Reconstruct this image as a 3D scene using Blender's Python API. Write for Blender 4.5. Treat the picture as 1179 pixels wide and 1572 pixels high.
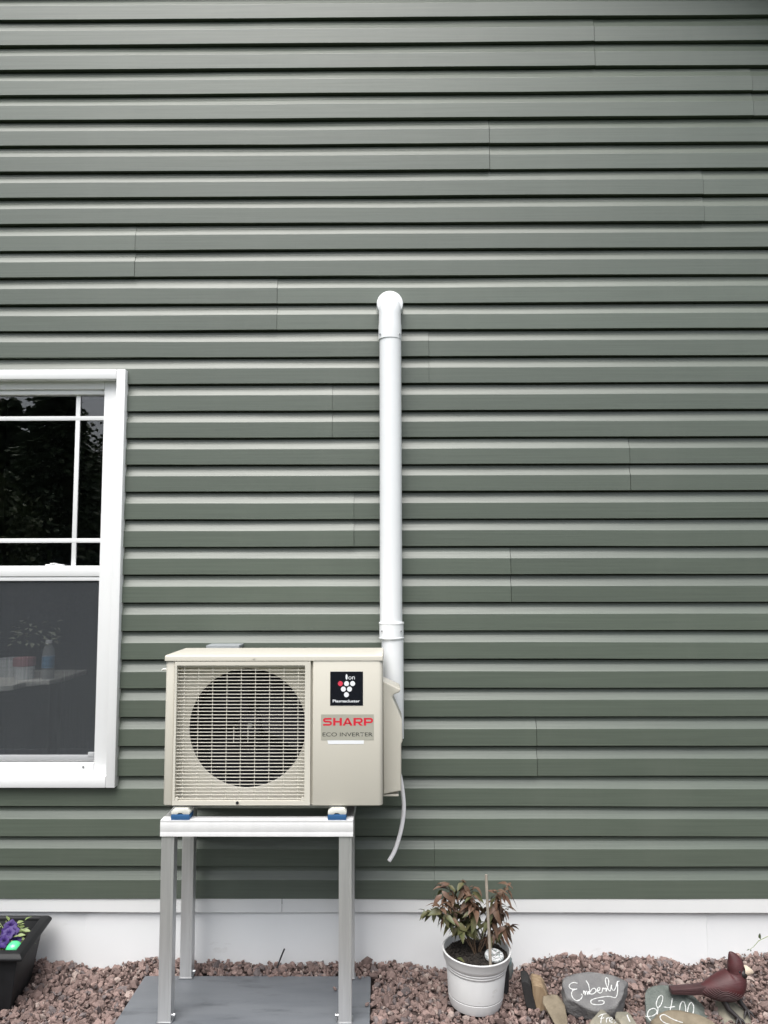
import bpy, bmesh, math, random
import numpy as np
from mathutils import Vector, Matrix, Euler, noise as mnoise
from mathutils.bvhtree import BVHTree

for o in list(bpy.data.objects):
    bpy.data.objects.remove(o)
SC = bpy.context.scene
COL = SC.collection
random.seed(11)
R = math.radians

# ------------------------------------------------------------------ camera, sky, sun, exposure
PITCH, YAW, ROLL = R(4.6916), R(-0.42405), R(-0.10885)
CAM = Vector((0, -3.1356, 1.515))
fw = Vector((math.sin(YAW)*math.cos(PITCH), math.cos(YAW)*math.cos(PITCH), math.sin(PITCH)))
r0 = Vector((math.cos(YAW), -math.sin(YAW), 0))
u0 = r0.cross(fw)
rt = r0*math.cos(ROLL) + u0*math.sin(ROLL)
up = -r0*math.sin(ROLL) + u0*math.cos(ROLL)
cd = bpy.data.cameras.new('camera')
cd.sensor_fit = 'VERTICAL'
cd.sensor_height = 24.0
cd.lens = 1181.0/1572.0*24.0
cd.clip_start = 0.05
cd.clip_end = 2000
cam = bpy.data.objects.new('camera', cd)
COL.objects.link(cam)
M4 = Matrix.Identity(4)
for i in range(3):
    M4[i][0], M4[i][1], M4[i][2], M4[i][3] = rt[i], up[i], -fw[i], CAM[i]
cam.matrix_world = M4
SC.camera = cam

SUN_AZ, SUN_EL = R(197), R(63)          # behind the photographer, a little to the left, through thick cloud
w = bpy.data.worlds.new('World')
SC.world = w
w.use_nodes = True
nt = w.node_tree
nt.nodes.clear()
sky = nt.nodes.new('ShaderNodeTexSky')
sky.sky_type = 'NISHITA'
sky.sun_disc = False
sky.sun_elevation = SUN_EL
sky.sun_rotation = SUN_AZ
sky.air_density = 1.0
sky.dust_density = 4.0
sky.ozone_density = 1.0
hs = nt.nodes.new('ShaderNodeHueSaturation')
hs.inputs['Saturation'].default_value = 0.44
bg = nt.nodes.new('ShaderNodeBackground')
bg.inputs['Strength'].default_value = 0.10
wo = nt.nodes.new('ShaderNodeOutputWorld')
nt.links.new(sky.outputs[0], hs.inputs['Color'])
nt.links.new(hs.outputs[0], bg.inputs['Color'])
nt.links.new(bg.outputs[0], wo.inputs['Surface'])
sl = bpy.data.lights.new('sun', 'SUN')
sl.energy = 1.4
sl.angle = R(50)
sl.color = (1.0, 0.985, 0.96)
so = bpy.data.objects.new('sun', sl)
COL.objects.link(so)
sd = Vector((math.sin(SUN_AZ)*math.cos(SUN_EL), math.cos(SUN_AZ)*math.cos(SUN_EL), math.sin(SUN_EL)))
so.rotation_euler = sd.to_track_quat('Z', 'Y').to_euler()
so.location = sd*30
SC.view_settings.view_transform = 'Standard'
SC.view_settings.look = 'None'
SC.view_settings.gamma = 1
SC.view_settings.exposure = 1.27
SC.render.engine = 'CYCLES'
SC.cycles.max_bounces = 8
SC.cycles.transparent_max_bounces = 12

# ------------------------------------------------------------------ helpers
WL = {}                                  # world position of every object (none is rotated unless it is a leaf of the tree)


def setp(o, label=None, cat=None, group=None, kind=None):
    if label: o['label'] = label
    if cat: o['category'] = cat
    if group: o['group'] = group
    if kind: o['kind'] = kind
    return o


def link(o, loc, parent=None):
    COL.objects.link(o)
    o.location = loc
    if parent is not None:
        o.parent = parent
        o.matrix_parent_inverse = Matrix.Translation(-WL[parent.name])
    WL[o.name] = Vector(loc)
    return o


def thing(name, label, cat, loc, group=None):
    o = bpy.data.objects.new(name, None)
    o.empty_display_size = 0.1
    link(o, Vector(loc))
    return setp(o, label, cat, group)


def inst(name, me, loc, rot=None, scale=None, parent=None):
    o = bpy.data.objects.new(name, me)
    link(o, Vector(loc), parent)
    if rot is not None: o.rotation_euler = rot
    if scale is not None: o.scale = scale
    return o


def from_bm(name, bm, mat, parent=None, smooth=False, auto=None):
    bm.normal_update()
    xs = [v.co for v in bm.verts]
    lo = Vector((min(c.x for c in xs), min(c.y for c in xs), min(c.z for c in xs)))
    hi = Vector((max(c.x for c in xs), max(c.y for c in xs), max(c.z for c in xs)))
    org = Vector(((lo.x+hi.x)/2, (lo.y+hi.y)/2, lo.z))
    for v in bm.verts: v.co -= org
    if auto is not None:
        for e in bm.edges:
            if len(e.link_faces) == 2 and e.calc_face_angle(0) > R(auto): e.smooth = False
        smooth = True
    if smooth:
        for f in bm.faces: f.smooth = True
    me = bpy.data.meshes.new(name)
    bm.to_mesh(me)
    bm.free()
    if mat: me.materials.append(mat)
    o = bpy.data.objects.new(name, me)
    return link(o, org, parent)


def from_arr(name, V, F, mat, parent=None, smooth=False, recenter=True):
    V = np.asarray(V, float)
    org = np.array([(V[:, 0].min()+V[:, 0].max())/2, (V[:, 1].min()+V[:, 1].max())/2, V[:, 2].min()]) if recenter else np.zeros(3)
    me = bpy.data.meshes.new(name)
    V = V - org
    F = np.asarray(F)
    n = F.shape[1]
    me.vertices.add(len(V)); me.vertices.foreach_set('co', V.ravel())
    me.loops.add(F.size); me.loops.foreach_set('vertex_index', F.ravel().astype(np.int32))
    me.polygons.add(len(F)); me.polygons.foreach_set('loop_start', np.arange(0, F.size, n, dtype=np.int32))
    me.polygons.foreach_set('use_smooth', np.full(len(F), bool(smooth)))
    me.update(calc_edges=True)
    me.validate()
    if mat: me.materials.append(mat)
    o = bpy.data.objects.new(name, me)
    return link(o, Vector(org), parent)


def bm_box(bm, x0, x1, y0, y1, z0, z1, r=0.0, seg=2):
    vs = [bm.verts.new((x, y, z)) for x in (x0, x1) for y in (y0, y1) for z in (z0, z1)]
    fs = []
    for q in ((0, 1, 3, 2), (4, 6, 7, 5), (0, 4, 5, 1), (2, 3, 7, 6), (0, 2, 6, 4), (1, 5, 7, 3)):
        fs.append(bm.faces.new([vs[i] for i in q]))
    if r > 0:
        es = list({e for f in fs for e in f.edges})
        bmesh.ops.bevel(bm, geom=es, offset=r, segments=seg, profile=0.5, affect='EDGES')


def box(name, x0, x1, y0, y1, z0, z1, mat, parent=None, r=0.0, seg=2):
    bm = bmesh.new()
    bm_box(bm, x0, x1, y0, y1, z0, z1, r, seg)
    return from_bm(name, bm, mat, parent, auto=40 if r > 0 else None)


def prism(name, poly, axis, a0, a1, mat, parent=None, r=0.0, seg=2, auto=35):
    """poly: 2D points (x,z) for axis y, (y,z) for axis x, (x,y) for axis z"""
    def P(p, a):
        return (p[0], a, p[1]) if axis == 'y' else (a, p[0], p[1]) if axis == 'x' else (p[0], p[1], a)
    bm = bmesh.new()
    A = [bm.verts.new(P(p, a0)) for p in poly]
    B = [bm.verts.new(P(p, a1)) for p in poly]
    n = len(poly)
    fs = [bm.faces.new(A), bm.faces.new(B[::-1])]
    for i in range(n):
        bm.faces.new((A[i], B[i], B[(i+1) % n], A[(i+1) % n]))
    bmesh.ops.recalc_face_normals(bm, faces=bm.faces)
    if r > 0:
        bmesh.ops.bevel(bm, geom=list({e for f in fs for e in f.edges}), offset=r, segments=seg, profile=0.5, affect='EDGES')
    return from_bm(name, bm, mat, parent, auto=auto)


def bm_tube(bm, pts, rad, n=10, cap=True, flat=1.0):
    pts = [Vector(p) for p in pts]
    if not hasattr(rad, '__len__'): rad = [rad]*len(pts)
    rings = []
    ref = None
    for i, p in enumerate(pts):
        t = (pts[min(i+1, len(pts)-1)] - pts[max(i-1, 0)]).normalized()
        if ref is None:
            ref = t.orthogonal().normalized()
        ref = (ref - t*ref.dot(t))
        ref = ref.normalized() if ref.length > 1e-6 else t.orthogonal().normalized()
        b = t.cross(ref)
        rings.append([bm.verts.new(p + (ref*math.cos(2*math.pi*k/n) + b*math.sin(2*math.pi*k/n)*flat)*rad[i]) for k in range(n)])
    for a, b in zip(rings, rings[1:]):
        for k in range(n):
            bm.faces.new((a[k], a[(k+1) % n], b[(k+1) % n], b[k]))
    if cap:
        bm.faces.new(rings[0][::-1]); bm.faces.new(rings[-1])


def tube(name, pts, rad, mat, parent=None, n=10, cap=True):
    bm = bmesh.new()
    bm_tube(bm, pts, rad, n, cap)
    return from_bm(name, bm, mat, parent, auto=50)


def lathe(name, prof, cx, cy, mat, parent=None, n=48, wob=0.0, tilt=(0, 0), z0=0, auto=35):
    """prof: (r, z); revolved about the vertical through cx, cy; tilt shears the axis"""
    bm = bmesh.new()
    rings = []
    for r, z in prof:
        rr = []
        for k in range(n):
            a = 2*math.pi*k/n
            q = r*(1 + wob*math.sin(2*a+1))
            rr.append(bm.verts.new((cx + q*math.cos(a) + tilt[0]*(z-z0), cy + q*math.sin(a) + tilt[1]*(z-z0), z - tilt[0]*q*math.cos(a) - tilt[1]*q*math.sin(a))))
        rings.append(rr)
    for a, b in zip(rings, rings[1:]):
        for k in range(n):
            bm.faces.new((a[k], a[(k+1) % n], b[(k+1) % n], b[k]))
    if prof[0][0] > 1e-5: bm.faces.new(rings[0][::-1])
    if prof[-1][0] > 1e-5: bm.faces.new(rings[-1])
    bmesh.ops.remove_doubles(bm, verts=bm.verts, dist=1e-6)
    bmesh.ops.recalc_face_normals(bm, faces=bm.faces)
    return from_bm(name, bm, mat, parent, auto=auto)


def cyl_y(name, cx, cz, r, y0, y1, mat, parent=None, n=24, bev=0.0):
    poly = [(cx+r*math.cos(2*math.pi*k/n), cz+r*math.sin(2*math.pi*k/n)) for k in range(n)]
    return prism(name, poly, 'y', y0, y1, mat, parent, r=bev)


# ------------------------------------------------------------------ materials
def mat(name, col, rough=0.5, metal=0.0, spec=0.5, var=0.0, vscale=(8, 8, 8), col2=None, bump=0.0, bscale=(60, 60, 60), bdist=0.001,
        coat=0.0, attr=None, obj=False, detail=4, stain=None, tint=0.0):
    m = bpy.data.materials.new(name)
    m.use_nodes = True
    t = m.node_tree
    N, L = t.nodes, t.links
    b = N['Principled BSDF']
    b.inputs['Base Color'].default_value = (*col, 1)
    b.inputs['Roughness'].default_value = rough
    b.inputs['Metallic'].default_value = metal
    b.inputs['Specular IOR Level'].default_value = spec
    if coat:
        b.inputs['Coat Weight'].default_value = coat
        b.inputs['Coat Roughness'].default_value = 0.1
    if obj:
        pos = N.new('ShaderNodeTexCoord').outputs['Object']
    else:
        pos = N.new('ShaderNodeNewGeometry').outputs['Position']

    def nz(scale, det=detail, rg=0.55):
        mp = N.new('ShaderNodeMapping')
        mp.inputs['Scale'].default_value = scale
        L.new(pos, mp.inputs['Vector'])
        n = N.new('ShaderNodeTexNoise')
        n.inputs['Scale'].default_value = 1
        n.inputs['Detail'].default_value = det
        n.inputs['Roughness'].default_value = rg
        L.new(mp.outputs[0], n.inputs['Vector'])
        return n.outputs['Fac']
    c = None
    if attr:
        a = N.new('ShaderNodeAttribute')
        a.attribute_name = attr
        c = a.outputs['Color']
    if var > 0:
        f = nz(vscale)
        ramp = N.new('ShaderNodeMapRange')
        ramp.inputs['From Min'].default_value = 0.3
        ramp.inputs['From Max'].default_value = 0.7
        L.new(f, ramp.inputs['Value'])
        mx = N.new('ShaderNodeMix')
        mx.data_type = 'RGBA'
        if c is None:
            c2 = col2 if col2 else tuple(x*(1-var) for x in col)
            mx.inputs['A'].default_value = (*col, 1)
            mx.inputs['B'].default_value = (*c2, 1)
        else:
            mu = N.new('ShaderNodeMix')
            mu.data_type = 'RGBA'
            mu.blend_type = 'MULTIPLY'
            mu.inputs['Factor'].default_value = 1
            mu.inputs['B'].default_value = (1-var, 1-var, 1-var, 1)
            L.new(c, mu.inputs['A'])
            L.new(c, mx.inputs['A'])
            L.new(mu.outputs['Result'], mx.inputs['B'])
        L.new(ramp.outputs[0], mx.inputs['Factor'])
        c = mx.outputs['Result']
        rr = N.new('ShaderNodeMapRange')
        rr.inputs['To Min'].default_value = max(0.02, rough-0.06)
        rr.inputs['To Max'].default_value = min(1, rough+0.08)
        L.new(f, rr.inputs['Value'])
        L.new(rr.outputs[0], b.inputs['Roughness'])
    if stain:
        scol, sscale, lo, hi = stain
        f = nz(sscale, 6, 0.65)
        ramp = N.new('ShaderNodeMapRange')
        ramp.inputs['From Min'].default_value = lo
        ramp.inputs['From Max'].default_value = hi
        L.new(f, ramp.inputs['Value'])
        mx = N.new('ShaderNodeMix')
        mx.data_type = 'RGBA'
        if c is None: mx.inputs['A'].default_value = (*col, 1)
        else: L.new(c, mx.inputs['A'])
        mx.inputs['B'].default_value = (*scol, 1)
        L.new(ramp.outputs[0], mx.inputs['Factor'])
        c = mx.outputs['Result']
    if tint and c is not None:            # slight batch difference from piece to piece
        oi = N.new('ShaderNodeObjectInfo')
        mr = N.new('ShaderNodeMapRange')
        mr.inputs['To Min'].default_value = 1-tint
        mr.inputs['To Max'].default_value = 1+tint
        L.new(oi.outputs['Random'], mr.inputs['Value'])
        sc = N.new('ShaderNodeVectorMath')
        sc.operation = 'SCALE'
        L.new(c, sc.inputs[0])
        L.new(mr.outputs[0], sc.inputs['Scale'])
        c = sc.outputs[0]
    if c is not None: L.new(c, b.inputs['Base Color'])
    if bump > 0:
        f = nz(bscale, 5, 0.6)
        bp = N.new('ShaderNodeBump')
        bp.inputs['Strength'].default_value = bump
        bp.inputs['Distance'].default_value = bdist
        L.new(f, bp.inputs['Height'])
        L.new(bp.outputs[0], b.inputs['Normal'])
    return m


M_SIDING = mat('siding_vinyl', (0.090, 0.111, 0.086), 0.40, spec=0.76, var=0.20, vscale=(2.2, 3, 130), tint=0.07, stain=((0.097, 0.114, 0.091), (3, 1, 0.9), 0.50, 0.85), bump=0.35, bscale=(5, 60, 420), bdist=0.0010)
M_WHITE = mat('white_vinyl', (0.80, 0.81, 0.81), 0.38, var=0.03, vscale=(3, 3, 3))
M_PVC = mat('white_pvc', (0.80, 0.82, 0.83), 0.32, var=0.03, vscale=(9, 9, 2))
M_SKIRT = mat('skirt_panel', (0.765, 0.78, 0.785), 0.55, var=0.06, vscale=(2, 2, 2), stain=((0.46, 0.45, 0.42), (4, 3, 12), 0.64, 0.88), bump=0.15, bscale=(30, 30, 30), bdist=0.002)
M_BAND = mat('white_trim', (0.69, 0.70, 0.695), 0.45, var=0.05, vscale=(4, 2, 2))
M_SHEATH = mat('sheathing', (0.10, 0.115, 0.095), 0.8)
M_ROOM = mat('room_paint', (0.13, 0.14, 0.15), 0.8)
M_ROOF = mat('roof_shingle', (0.06, 0.06, 0.06), 0.9, var=0.3, vscale=(20, 20, 20))
M_SOIL = mat('potting_soil', (0.012, 0.010, 0.008), 0.95, var=0.6, vscale=(70, 70, 70), col2=(0.034, 0.027, 0.021), bump=1.0, bscale=(130, 130, 130), bdist=0.008)
M_BEIGE = mat('beige_enamel', (0.58, 0.555, 0.482), 0.38, var=0.03, vscale=(4, 4, 4), bump=0.04, bscale=(200, 200, 200), bdist=0.0005)
M_GRILLE = mat('beige_plastic', (0.62, 0.595, 0.52), 0.42, var=0.03, vscale=(6, 6, 6))
M_DARKIN = mat('dark_interior', (0.006, 0.006, 0.010), 0.6)
M_FAN = mat('fan_plastic', (0.011, 0.011, 0.016), 0.6, spec=0.25)
M_BLACKST = mat('badge_black', (0.006, 0.007, 0.012), 0.25)
M_INKW = mat('print_white', (0.78, 0.80, 0.82), 0.4)
M_INKR = mat('print_red', (0.62, 0.022, 0.045), 0.35)
M_INKPINK = mat('print_pink_red', (0.66, 0.05, 0.09), 0.35)
M_INKG = mat('print_grey', (0.06, 0.06, 0.055), 0.4)
M_STICK = mat('sticker_silver', (0.43, 0.42, 0.355), 0.35, metal=0.15)
M_ALU = mat('aluminium', (0.68, 0.68, 0.675), 0.42, metal=0.7, var=0.18, vscale=(60, 60, 3), bump=0.05, bscale=(400, 400, 8), bdist=0.0006)
M_ALUB = mat('aluminium_beam', (0.86, 0.86, 0.86), 0.42, metal=0.2, var=0.10, vscale=(25, 8, 12), bump=0.12, bscale=(8, 400, 400), bdist=0.0006)
M_STEEL = mat('galvanised', (0.40, 0.41, 0.42), 0.4, metal=0.8, var=0.15, vscale=(30, 30, 30))
M_PANGREY = mat('base_pan', (0.25, 0.245, 0.23), 0.5, metal=0.2)
M_BLUE = mat('blue_plastic', (0.028, 0.100, 0.235), 0.45)
M_RUBW = mat('white_rubber', (0.68, 0.68, 0.62), 0.5, var=0.1, vscale=(60, 60, 60))
M_PAD = mat('pad_plastic', (0.105, 0.115, 0.128), 0.5, var=0.35, vscale=(2.0, 11, 3), col2=(0.155, 0.166, 0.178), stain=((0.080, 0.087, 0.096), (5, 20, 5), 0.55, 0.70), bump=0.35, bscale=(140, 140, 140), bdist=0.001)
M_GREYBOX = mat('grey_box_paint', (0.34, 0.365, 0.38), 0.4, metal=0.2)
M_PLANTER = mat('black_plastic', (0.0085, 0.0088, 0.0095), 0.55, spec=0.3, var=0.3, vscale=(18, 18, 18), col2=(0.014, 0.0145, 0.016), bump=0.1, bscale=(120, 120, 120))
M_POT = mat('white_pot', (0.66, 0.665, 0.66), 0.5, var=0.08, vscale=(9, 9, 3), stain=((0.40, 0.385, 0.35), (14, 14, 20), 0.62, 0.85), bump=0.1, bscale=(80, 80, 80))
M_POTGAP = mat('pot_seam', (0.10, 0.10, 0.10), 0.8)
M_STEM = mat('stem_brown', (0.10, 0.065, 0.04), 0.7)
M_STAKE = mat('grey_cane', (0.33, 0.29, 0.24), 0.75, var=0.3, vscale=(80, 80, 25))
M_GREENBALL = mat('green_plastic', (0.09, 0.62, 0.26), 0.16, coat=0.5)
M_BIRD = mat('bird_paint', (0.070, 0.012, 0.014), 0.55, var=0.5, vscale=(14, 14, 22), col2=(0.050, 0.018, 0.019), bump=0.45, bscale=(30, 30, 260), bdist=0.003)
M_BIRDTOP = mat('bird_feather_grey', (0.060, 0.028, 0.029), 0.5, var=0.3, vscale=(22, 22, 22), bump=0.4, bscale=(40, 40, 300), bdist=0.003)
M_BIRDBLK = mat('bird_mask', (0.014, 0.011, 0.011), 0.5)
M_BEAK = mat('beak_cream', (0.56, 0.46, 0.36), 0.45)
M_PAINT = mat('white_paint_pen', (0.66, 0.67, 0.66), 0.6, var=0.25, vscale=(160, 160, 160))
M_ROCKG = mat('rock_grey', (0.105, 0.104, 0.106), 0.75, var=0.4, vscale=(22, 22, 22), col2=(0.165, 0.163, 0.160), bump=0.9, bscale=(70, 70, 70), bdist=0.007, stain=((0.22, 0.205, 0.18), (30, 30, 40), 0.60, 0.8))
M_ROCKGR = mat('rock_green', (0.078, 0.094, 0.083), 0.75, var=0.4, vscale=(26, 26, 26), col2=(0.135, 0.150, 0.136), bump=0.9, bscale=(70, 70, 70), bdist=0.007)
M_ROCKT = mat('rock_tan', (0.135, 0.110, 0.074), 0.8, var=0.4, vscale=(24, 24, 24), col2=(0.22, 0.185, 0.13), bump=0.7, bscale=(60, 60, 60), bdist=0.005)
M_ROCKP = mat('rock_pale', (0.235, 0.215, 0.165), 0.8, var=0.4, vscale=(24, 24, 24), col2=(0.14, 0.138, 0.112), bump=0.6, bscale=(60, 60, 60), bdist=0.004)
M_WOODT = mat('split_wood', (0.17, 0.115, 0.065), 0.8, var=0.4, vscale=(60, 60, 9), col2=(0.27, 0.20, 0.125), bump=0.6, bscale=(120, 120, 12), bdist=0.004)
M_CHAR = mat('charred_wood', (0.018, 0.017, 0.017), 0.85, var=0.4, vscale=(30, 30, 30), bump=0.5, bscale=(60, 60, 60), bdist=0.003)
M_BED = mat('gravel_bed_soil', (0.075, 0.050, 0.044), 0.95, var=0.5, vscale=(60, 60, 60), bump=1, bscale=(80, 80, 80), bdist=0.01)
M_GRAVEL = mat('crushed_stone', (0.2, 0.14, 0.12), 0.85, attr='Col', var=0.22, vscale=(130, 130, 130), bump=0.5, bscale=(260, 260, 260), bdist=0.002)
M_LAWN = mat('lawn', (0.055, 0.075, 0.03), 0.95, var=0.4, vscale=(3, 3, 3), bump=1, bscale=(60, 60, 60), bdist=0.03)
M_BARK = mat('bark', (0.06, 0.048, 0.038), 0.9, var=0.4, vscale=(12, 12, 3))
M_NEEDLE = mat('needles', (0.050, 0.080, 0.036), 0.6, var=0.6, vscale=(1.6, 1.6, 1.6), col2=(0.085, 0.120, 0.050))
M_LEAFY = mat('tree_leaves', (0.065, 0.110, 0.032), 0.55, var=0.6, vscale=(2, 2, 2), col2=(0.11, 0.12, 0.05))
M_BLUEGREEN = mat('figurine', (0.10, 0.16, 0.17), 0.4, var=0.6, vscale=(70, 70, 70), col2=(0.24, 0.22, 0.20))
M_PIPEBLK = mat('black_poly', (0.02, 0.02, 0.022), 0.5)
M_TABLE = mat('table_top', (0.78, 0.77, 0.73), 0.5)
M_TUBG = mat('tub_grey', (0.72, 0.74, 0.76), 0.4)
M_TUBR = mat('tub_red', (0.46, 0.24, 0.26), 0.4)
M_BLABEL = mat('bottle_label', (0.14, 0.30, 0.48), 0.4)


def leaf_mat(name, c1, c2, rough=0.5):
    m = mat(name, c1, rough, var=0.7, vscale=(30, 30, 30), col2=c2)
    return m


M_LF_BRONZE = leaf_mat('leaf_bronze', (0.140, 0.076, 0.052), (0.092, 0.060, 0.036))
M_LF_OLIVE = leaf_mat('leaf_olive', (0.062, 0.080, 0.026), (0.100, 0.084, 0.040))
M_LF_GREEN = leaf_mat('leaf_green', (0.16, 0.23, 0.075), (0.23, 0.27, 0.12))
M_PETAL = leaf_mat('petal_purple', (0.028, 0.011, 0.105), (0.050, 0.018, 0.155), 0.6)


def see_through(name, kind):
    m = bpy.data.materials.new(name)
    m.use_nodes = True
    t = m.node_tree
    N, L = t.nodes, t.links
    N.clear()
    out = N.new('ShaderNodeOutputMaterial')
    tr = N.new('ShaderNodeBsdfTransparent')
    mix = N.new('ShaderNodeMixShader')
    L.new(mix.outputs[0], out.inputs['Surface'])
    L.new(tr.outputs[0], mix.inputs[1])
    if kind == 'glass':
        gl = N.new('ShaderNodeBsdfGlossy')
        gl.inputs['Roughness'].default_value = 0.0
        lw = N.new('ShaderNodeLayerWeight')      # Schlick reflectance, the same from either side of the thin pane
        lw.inputs['Blend'].default_value = 0.5
        pw = N.new('ShaderNodeMath'); pw.operation = 'POWER'; pw.inputs[1].default_value = 5.0
        L.new(lw.outputs['Facing'], pw.inputs[0])
        ma = N.new('ShaderNodeMath'); ma.operation = 'MULTIPLY_ADD'; ma.inputs[1].default_value = 0.94; ma.inputs[2].default_value = 0.07
        L.new(pw.outputs[0], ma.inputs[0])
        L.new(ma.outputs[0], mix.inputs[0])
        L.new(gl.outputs[0], mix.inputs[2])
        tr.inputs['Color'].default_value = (0.94, 0.95, 0.95, 1)
    else:                                 # insect screen: fine woven mesh, part cloth part hole
        d = N.new('ShaderNodeBsdfDiffuse')
        geo = N.new('ShaderNodeNewGeometry')
        mp = N.new('ShaderNodeMapping')
        mp.inputs['Scale'].default_value = (4, 1, 260)
        n = N.new('ShaderNodeTexNoise')
        n.inputs['Scale'].default_value = 1
        n.inputs['Detail'].default_value = 3
        mp2 = N.new('ShaderNodeMapping')
        mp2.inputs['Scale'].default_value = (260, 1, 4)
        n2 = N.new('ShaderNodeTexNoise')
        n2.inputs['Scale'].default_value = 1
        L.new(geo.outputs['Position'], mp.inputs['Vector'])
        L.new(geo.outputs['Position'], mp2.inputs['Vector'])
        L.new(mp.outputs[0], n.inputs['Vector'])
        L.new(mp2.outputs[0], n2.inputs['Vector'])
        ad = N.new('ShaderNodeMath'); ad.operation = 'ADD'
        L.new(n.outputs['Fac'], ad.inputs[0]); L.new(n2.outputs['Fac'], ad.inputs[1])
        mr = N.new('ShaderNodeMapRange')
        mr.inputs['From Min'].default_value = 0.7
        mr.inputs['From Max'].default_value = 1.3
        mr.inputs['To Min'].default_value = 0.27
        mr.inputs['To Max'].default_value = 0.41
        L.new(ad.outputs[0], mr.inputs['Value'])
        L.new(mr.outputs[0], mix.inputs[0])
        d.inputs['Color'].default_value = (0.093, 0.101, 0.109, 1)
        L.new(d.outputs[0], mix.inputs[2])
    return m


M_GLASS = see_through('window_glass', 'glass')
M_SCREEN = see_through('insect_screen', 'screen')


def clear_plastic(name, tint, fac, rough=0.15):
    m = bpy.data.materials.new(name)
    m.use_nodes = True
    t = m.node_tree
    N, L = t.nodes, t.links
    b = N['Principled BSDF']
    b.inputs['Base Color'].default_value = (*tint, 1)
    b.inputs['Roughness'].default_value = rough
    tr = N.new('ShaderNodeBsdfTransparent')
    mix = N.new('ShaderNodeMixShader')
    mix.inputs[0].default_value = fac
    L.new(tr.outputs[0], mix.inputs[1])
    L.new(b.outputs[0], mix.inputs[2])
    L.new(mix.outputs[0], N['Material Output'].inputs['Surface'])
    return m


M_HOSE = clear_plastic('clear_vinyl', (0.90, 0.89, 0.91), 0.82)
M_BOTTLE = clear_plastic('clear_bottle', (0.6, 0.63, 0.65), 0.35)

# ------------------------------------------------------------------ ground
gb = bmesh.new()
bmesh.ops.create_grid(gb, x_segments=60, y_segments=60, size=400)
for v in gb.verts: v.co.z = -0.09
setp(from_bm('ground', gb, M_LAWN), kind='structure')

CX = [-3.4, -1.9, -1.38, -1.21, -1.14, -1.03, -0.93, -0.77, -0.40, -0.10, 0.02, 0.13, 0.23, 0.45, 0.52, 0.58, 0.66, 0.77, 0.84, 0.92, 1.02, 1.12, 1.17, 1.27, 1.40, 2.0, 3.4]
CZ = [0.0, 0.01, 0.020, 0.004, -0.012, 0.010, 0.024, 0.018, 0.006, 0.014, 0.014, -0.004, -0.020, -0.030, 0.002, 0.034, 0.046, 0.030, 0.054, 0.038, 0.040, 0.016, 0.008, 0.030, 0.042, 0.03, 0.0]


def ground_h(x, y):
    """height of the crushed stone at x, y (metres): heaped against the wall, level with the pad further out"""
    hw = np.interp(x, CX, CZ) - 0.010
    base = -0.012 + 0.006*np.sin(x*9.0)*np.cos(y*11) + 0.02*np.clip((x-0.45)/0.5, 0, 1)*np.clip((y+0.9)/0.6, 0, 1)
    dish = -0.014*np.exp(-((x+1.12)**2/0.012 + (y+0.20)**2/0.03))
    t = np.clip((0.02-y)/np.where(x > 0.45, 0.24, 0.16), 0, 1)
    t = t*t*(3-2*t)
    return hw*(1-t) + base*t + dish - np.clip((-y-0.9)/0.3, 0, 1)*0.06


gx = np.linspace(-3.4, 3.4, 171)
gy = np.linspace(-1.2, 0.03, 42)
GX, GY = np.meshgrid(gx, gy)
GZ = ground_h(GX, GY) - 0.010
pad_in = (GX > -0.97) & (GX < -0.04) & (GY < -0.06) & (GY > -0.74)
GZ = np.where(pad_in, -0.055, GZ)
V = np.stack([GX.ravel(), GY.ravel(), GZ.ravel()], 1)
F = []
for j in range(41):
    for i in range(170):
        a = j*171+i
        F.append((a, a+1, a+172, a+171))
setp(from_arr('gravel_bed', V, F, M_BED, smooth=True), kind='structure')

rng = np.random.default_rng(5)
phi = (1+5**.5)/2
ICO = np.array([(-1, phi, 0), (1, phi, 0), (-1, -phi, 0), (1, -phi, 0), (0, -1, phi), (0, 1, phi), (0, -1, -phi), (0, 1, -phi), (phi, 0, -1), (phi, 0, 1), (-phi, 0, -1), (-phi, 0, 1)], float)
ICO /= np.linalg.norm(ICO[0])
ICF = np.array([(0, 11, 5), (0, 5, 1), (0, 1, 7), (0, 7, 10), (0, 10, 11), (1, 5, 9), (5, 11, 4), (11, 10, 2), (10, 7, 6), (7, 1, 8), (3, 9, 4), (3, 4, 2), (3, 2, 6), (3, 6, 8), (3, 8, 9), (4, 9, 5), (2, 4, 11), (6, 2, 10), (8, 6, 7), (9, 8, 1)])


def rand_rot(n):
    q = rng.normal(size=(n, 4)); q /= np.linalg.norm(q, axis=1)[:, None]
    a, b, c, d = q.T
    return np.stack([np.stack([1-2*(c*c+d*d), 2*(b*c-a*d), 2*(b*d+a*c)], 1), np.stack([2*(b*c+a*d), 1-2*(b*b+d*d), 2*(c*d-a*b)], 1), np.stack([2*(b*d-a*c), 2*(c*d+a*b), 1-2*(b*b+c*c)], 1)], 1)


def stones(xyz, size):
    n = len(xyz)
    sc = np.stack([rng.uniform(0.85, 1.35, n), rng.uniform(0.7, 1.0, n), rng.uniform(0.42, 0.8, n)], 1)*size[:, None]
    v = ICO[None]*(1+rng.normal(0, 0.20, (n, 12, 1)))*sc[:, None, :]
    v = np.einsum('nij,nkj->nki', rand_rot(n), v) + xyz[:, None, :]
    f = ICF[None] + (np.arange(n)*12)[:, None, None]
    return v.reshape(-1, 3), f.reshape(-1, 3)


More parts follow.
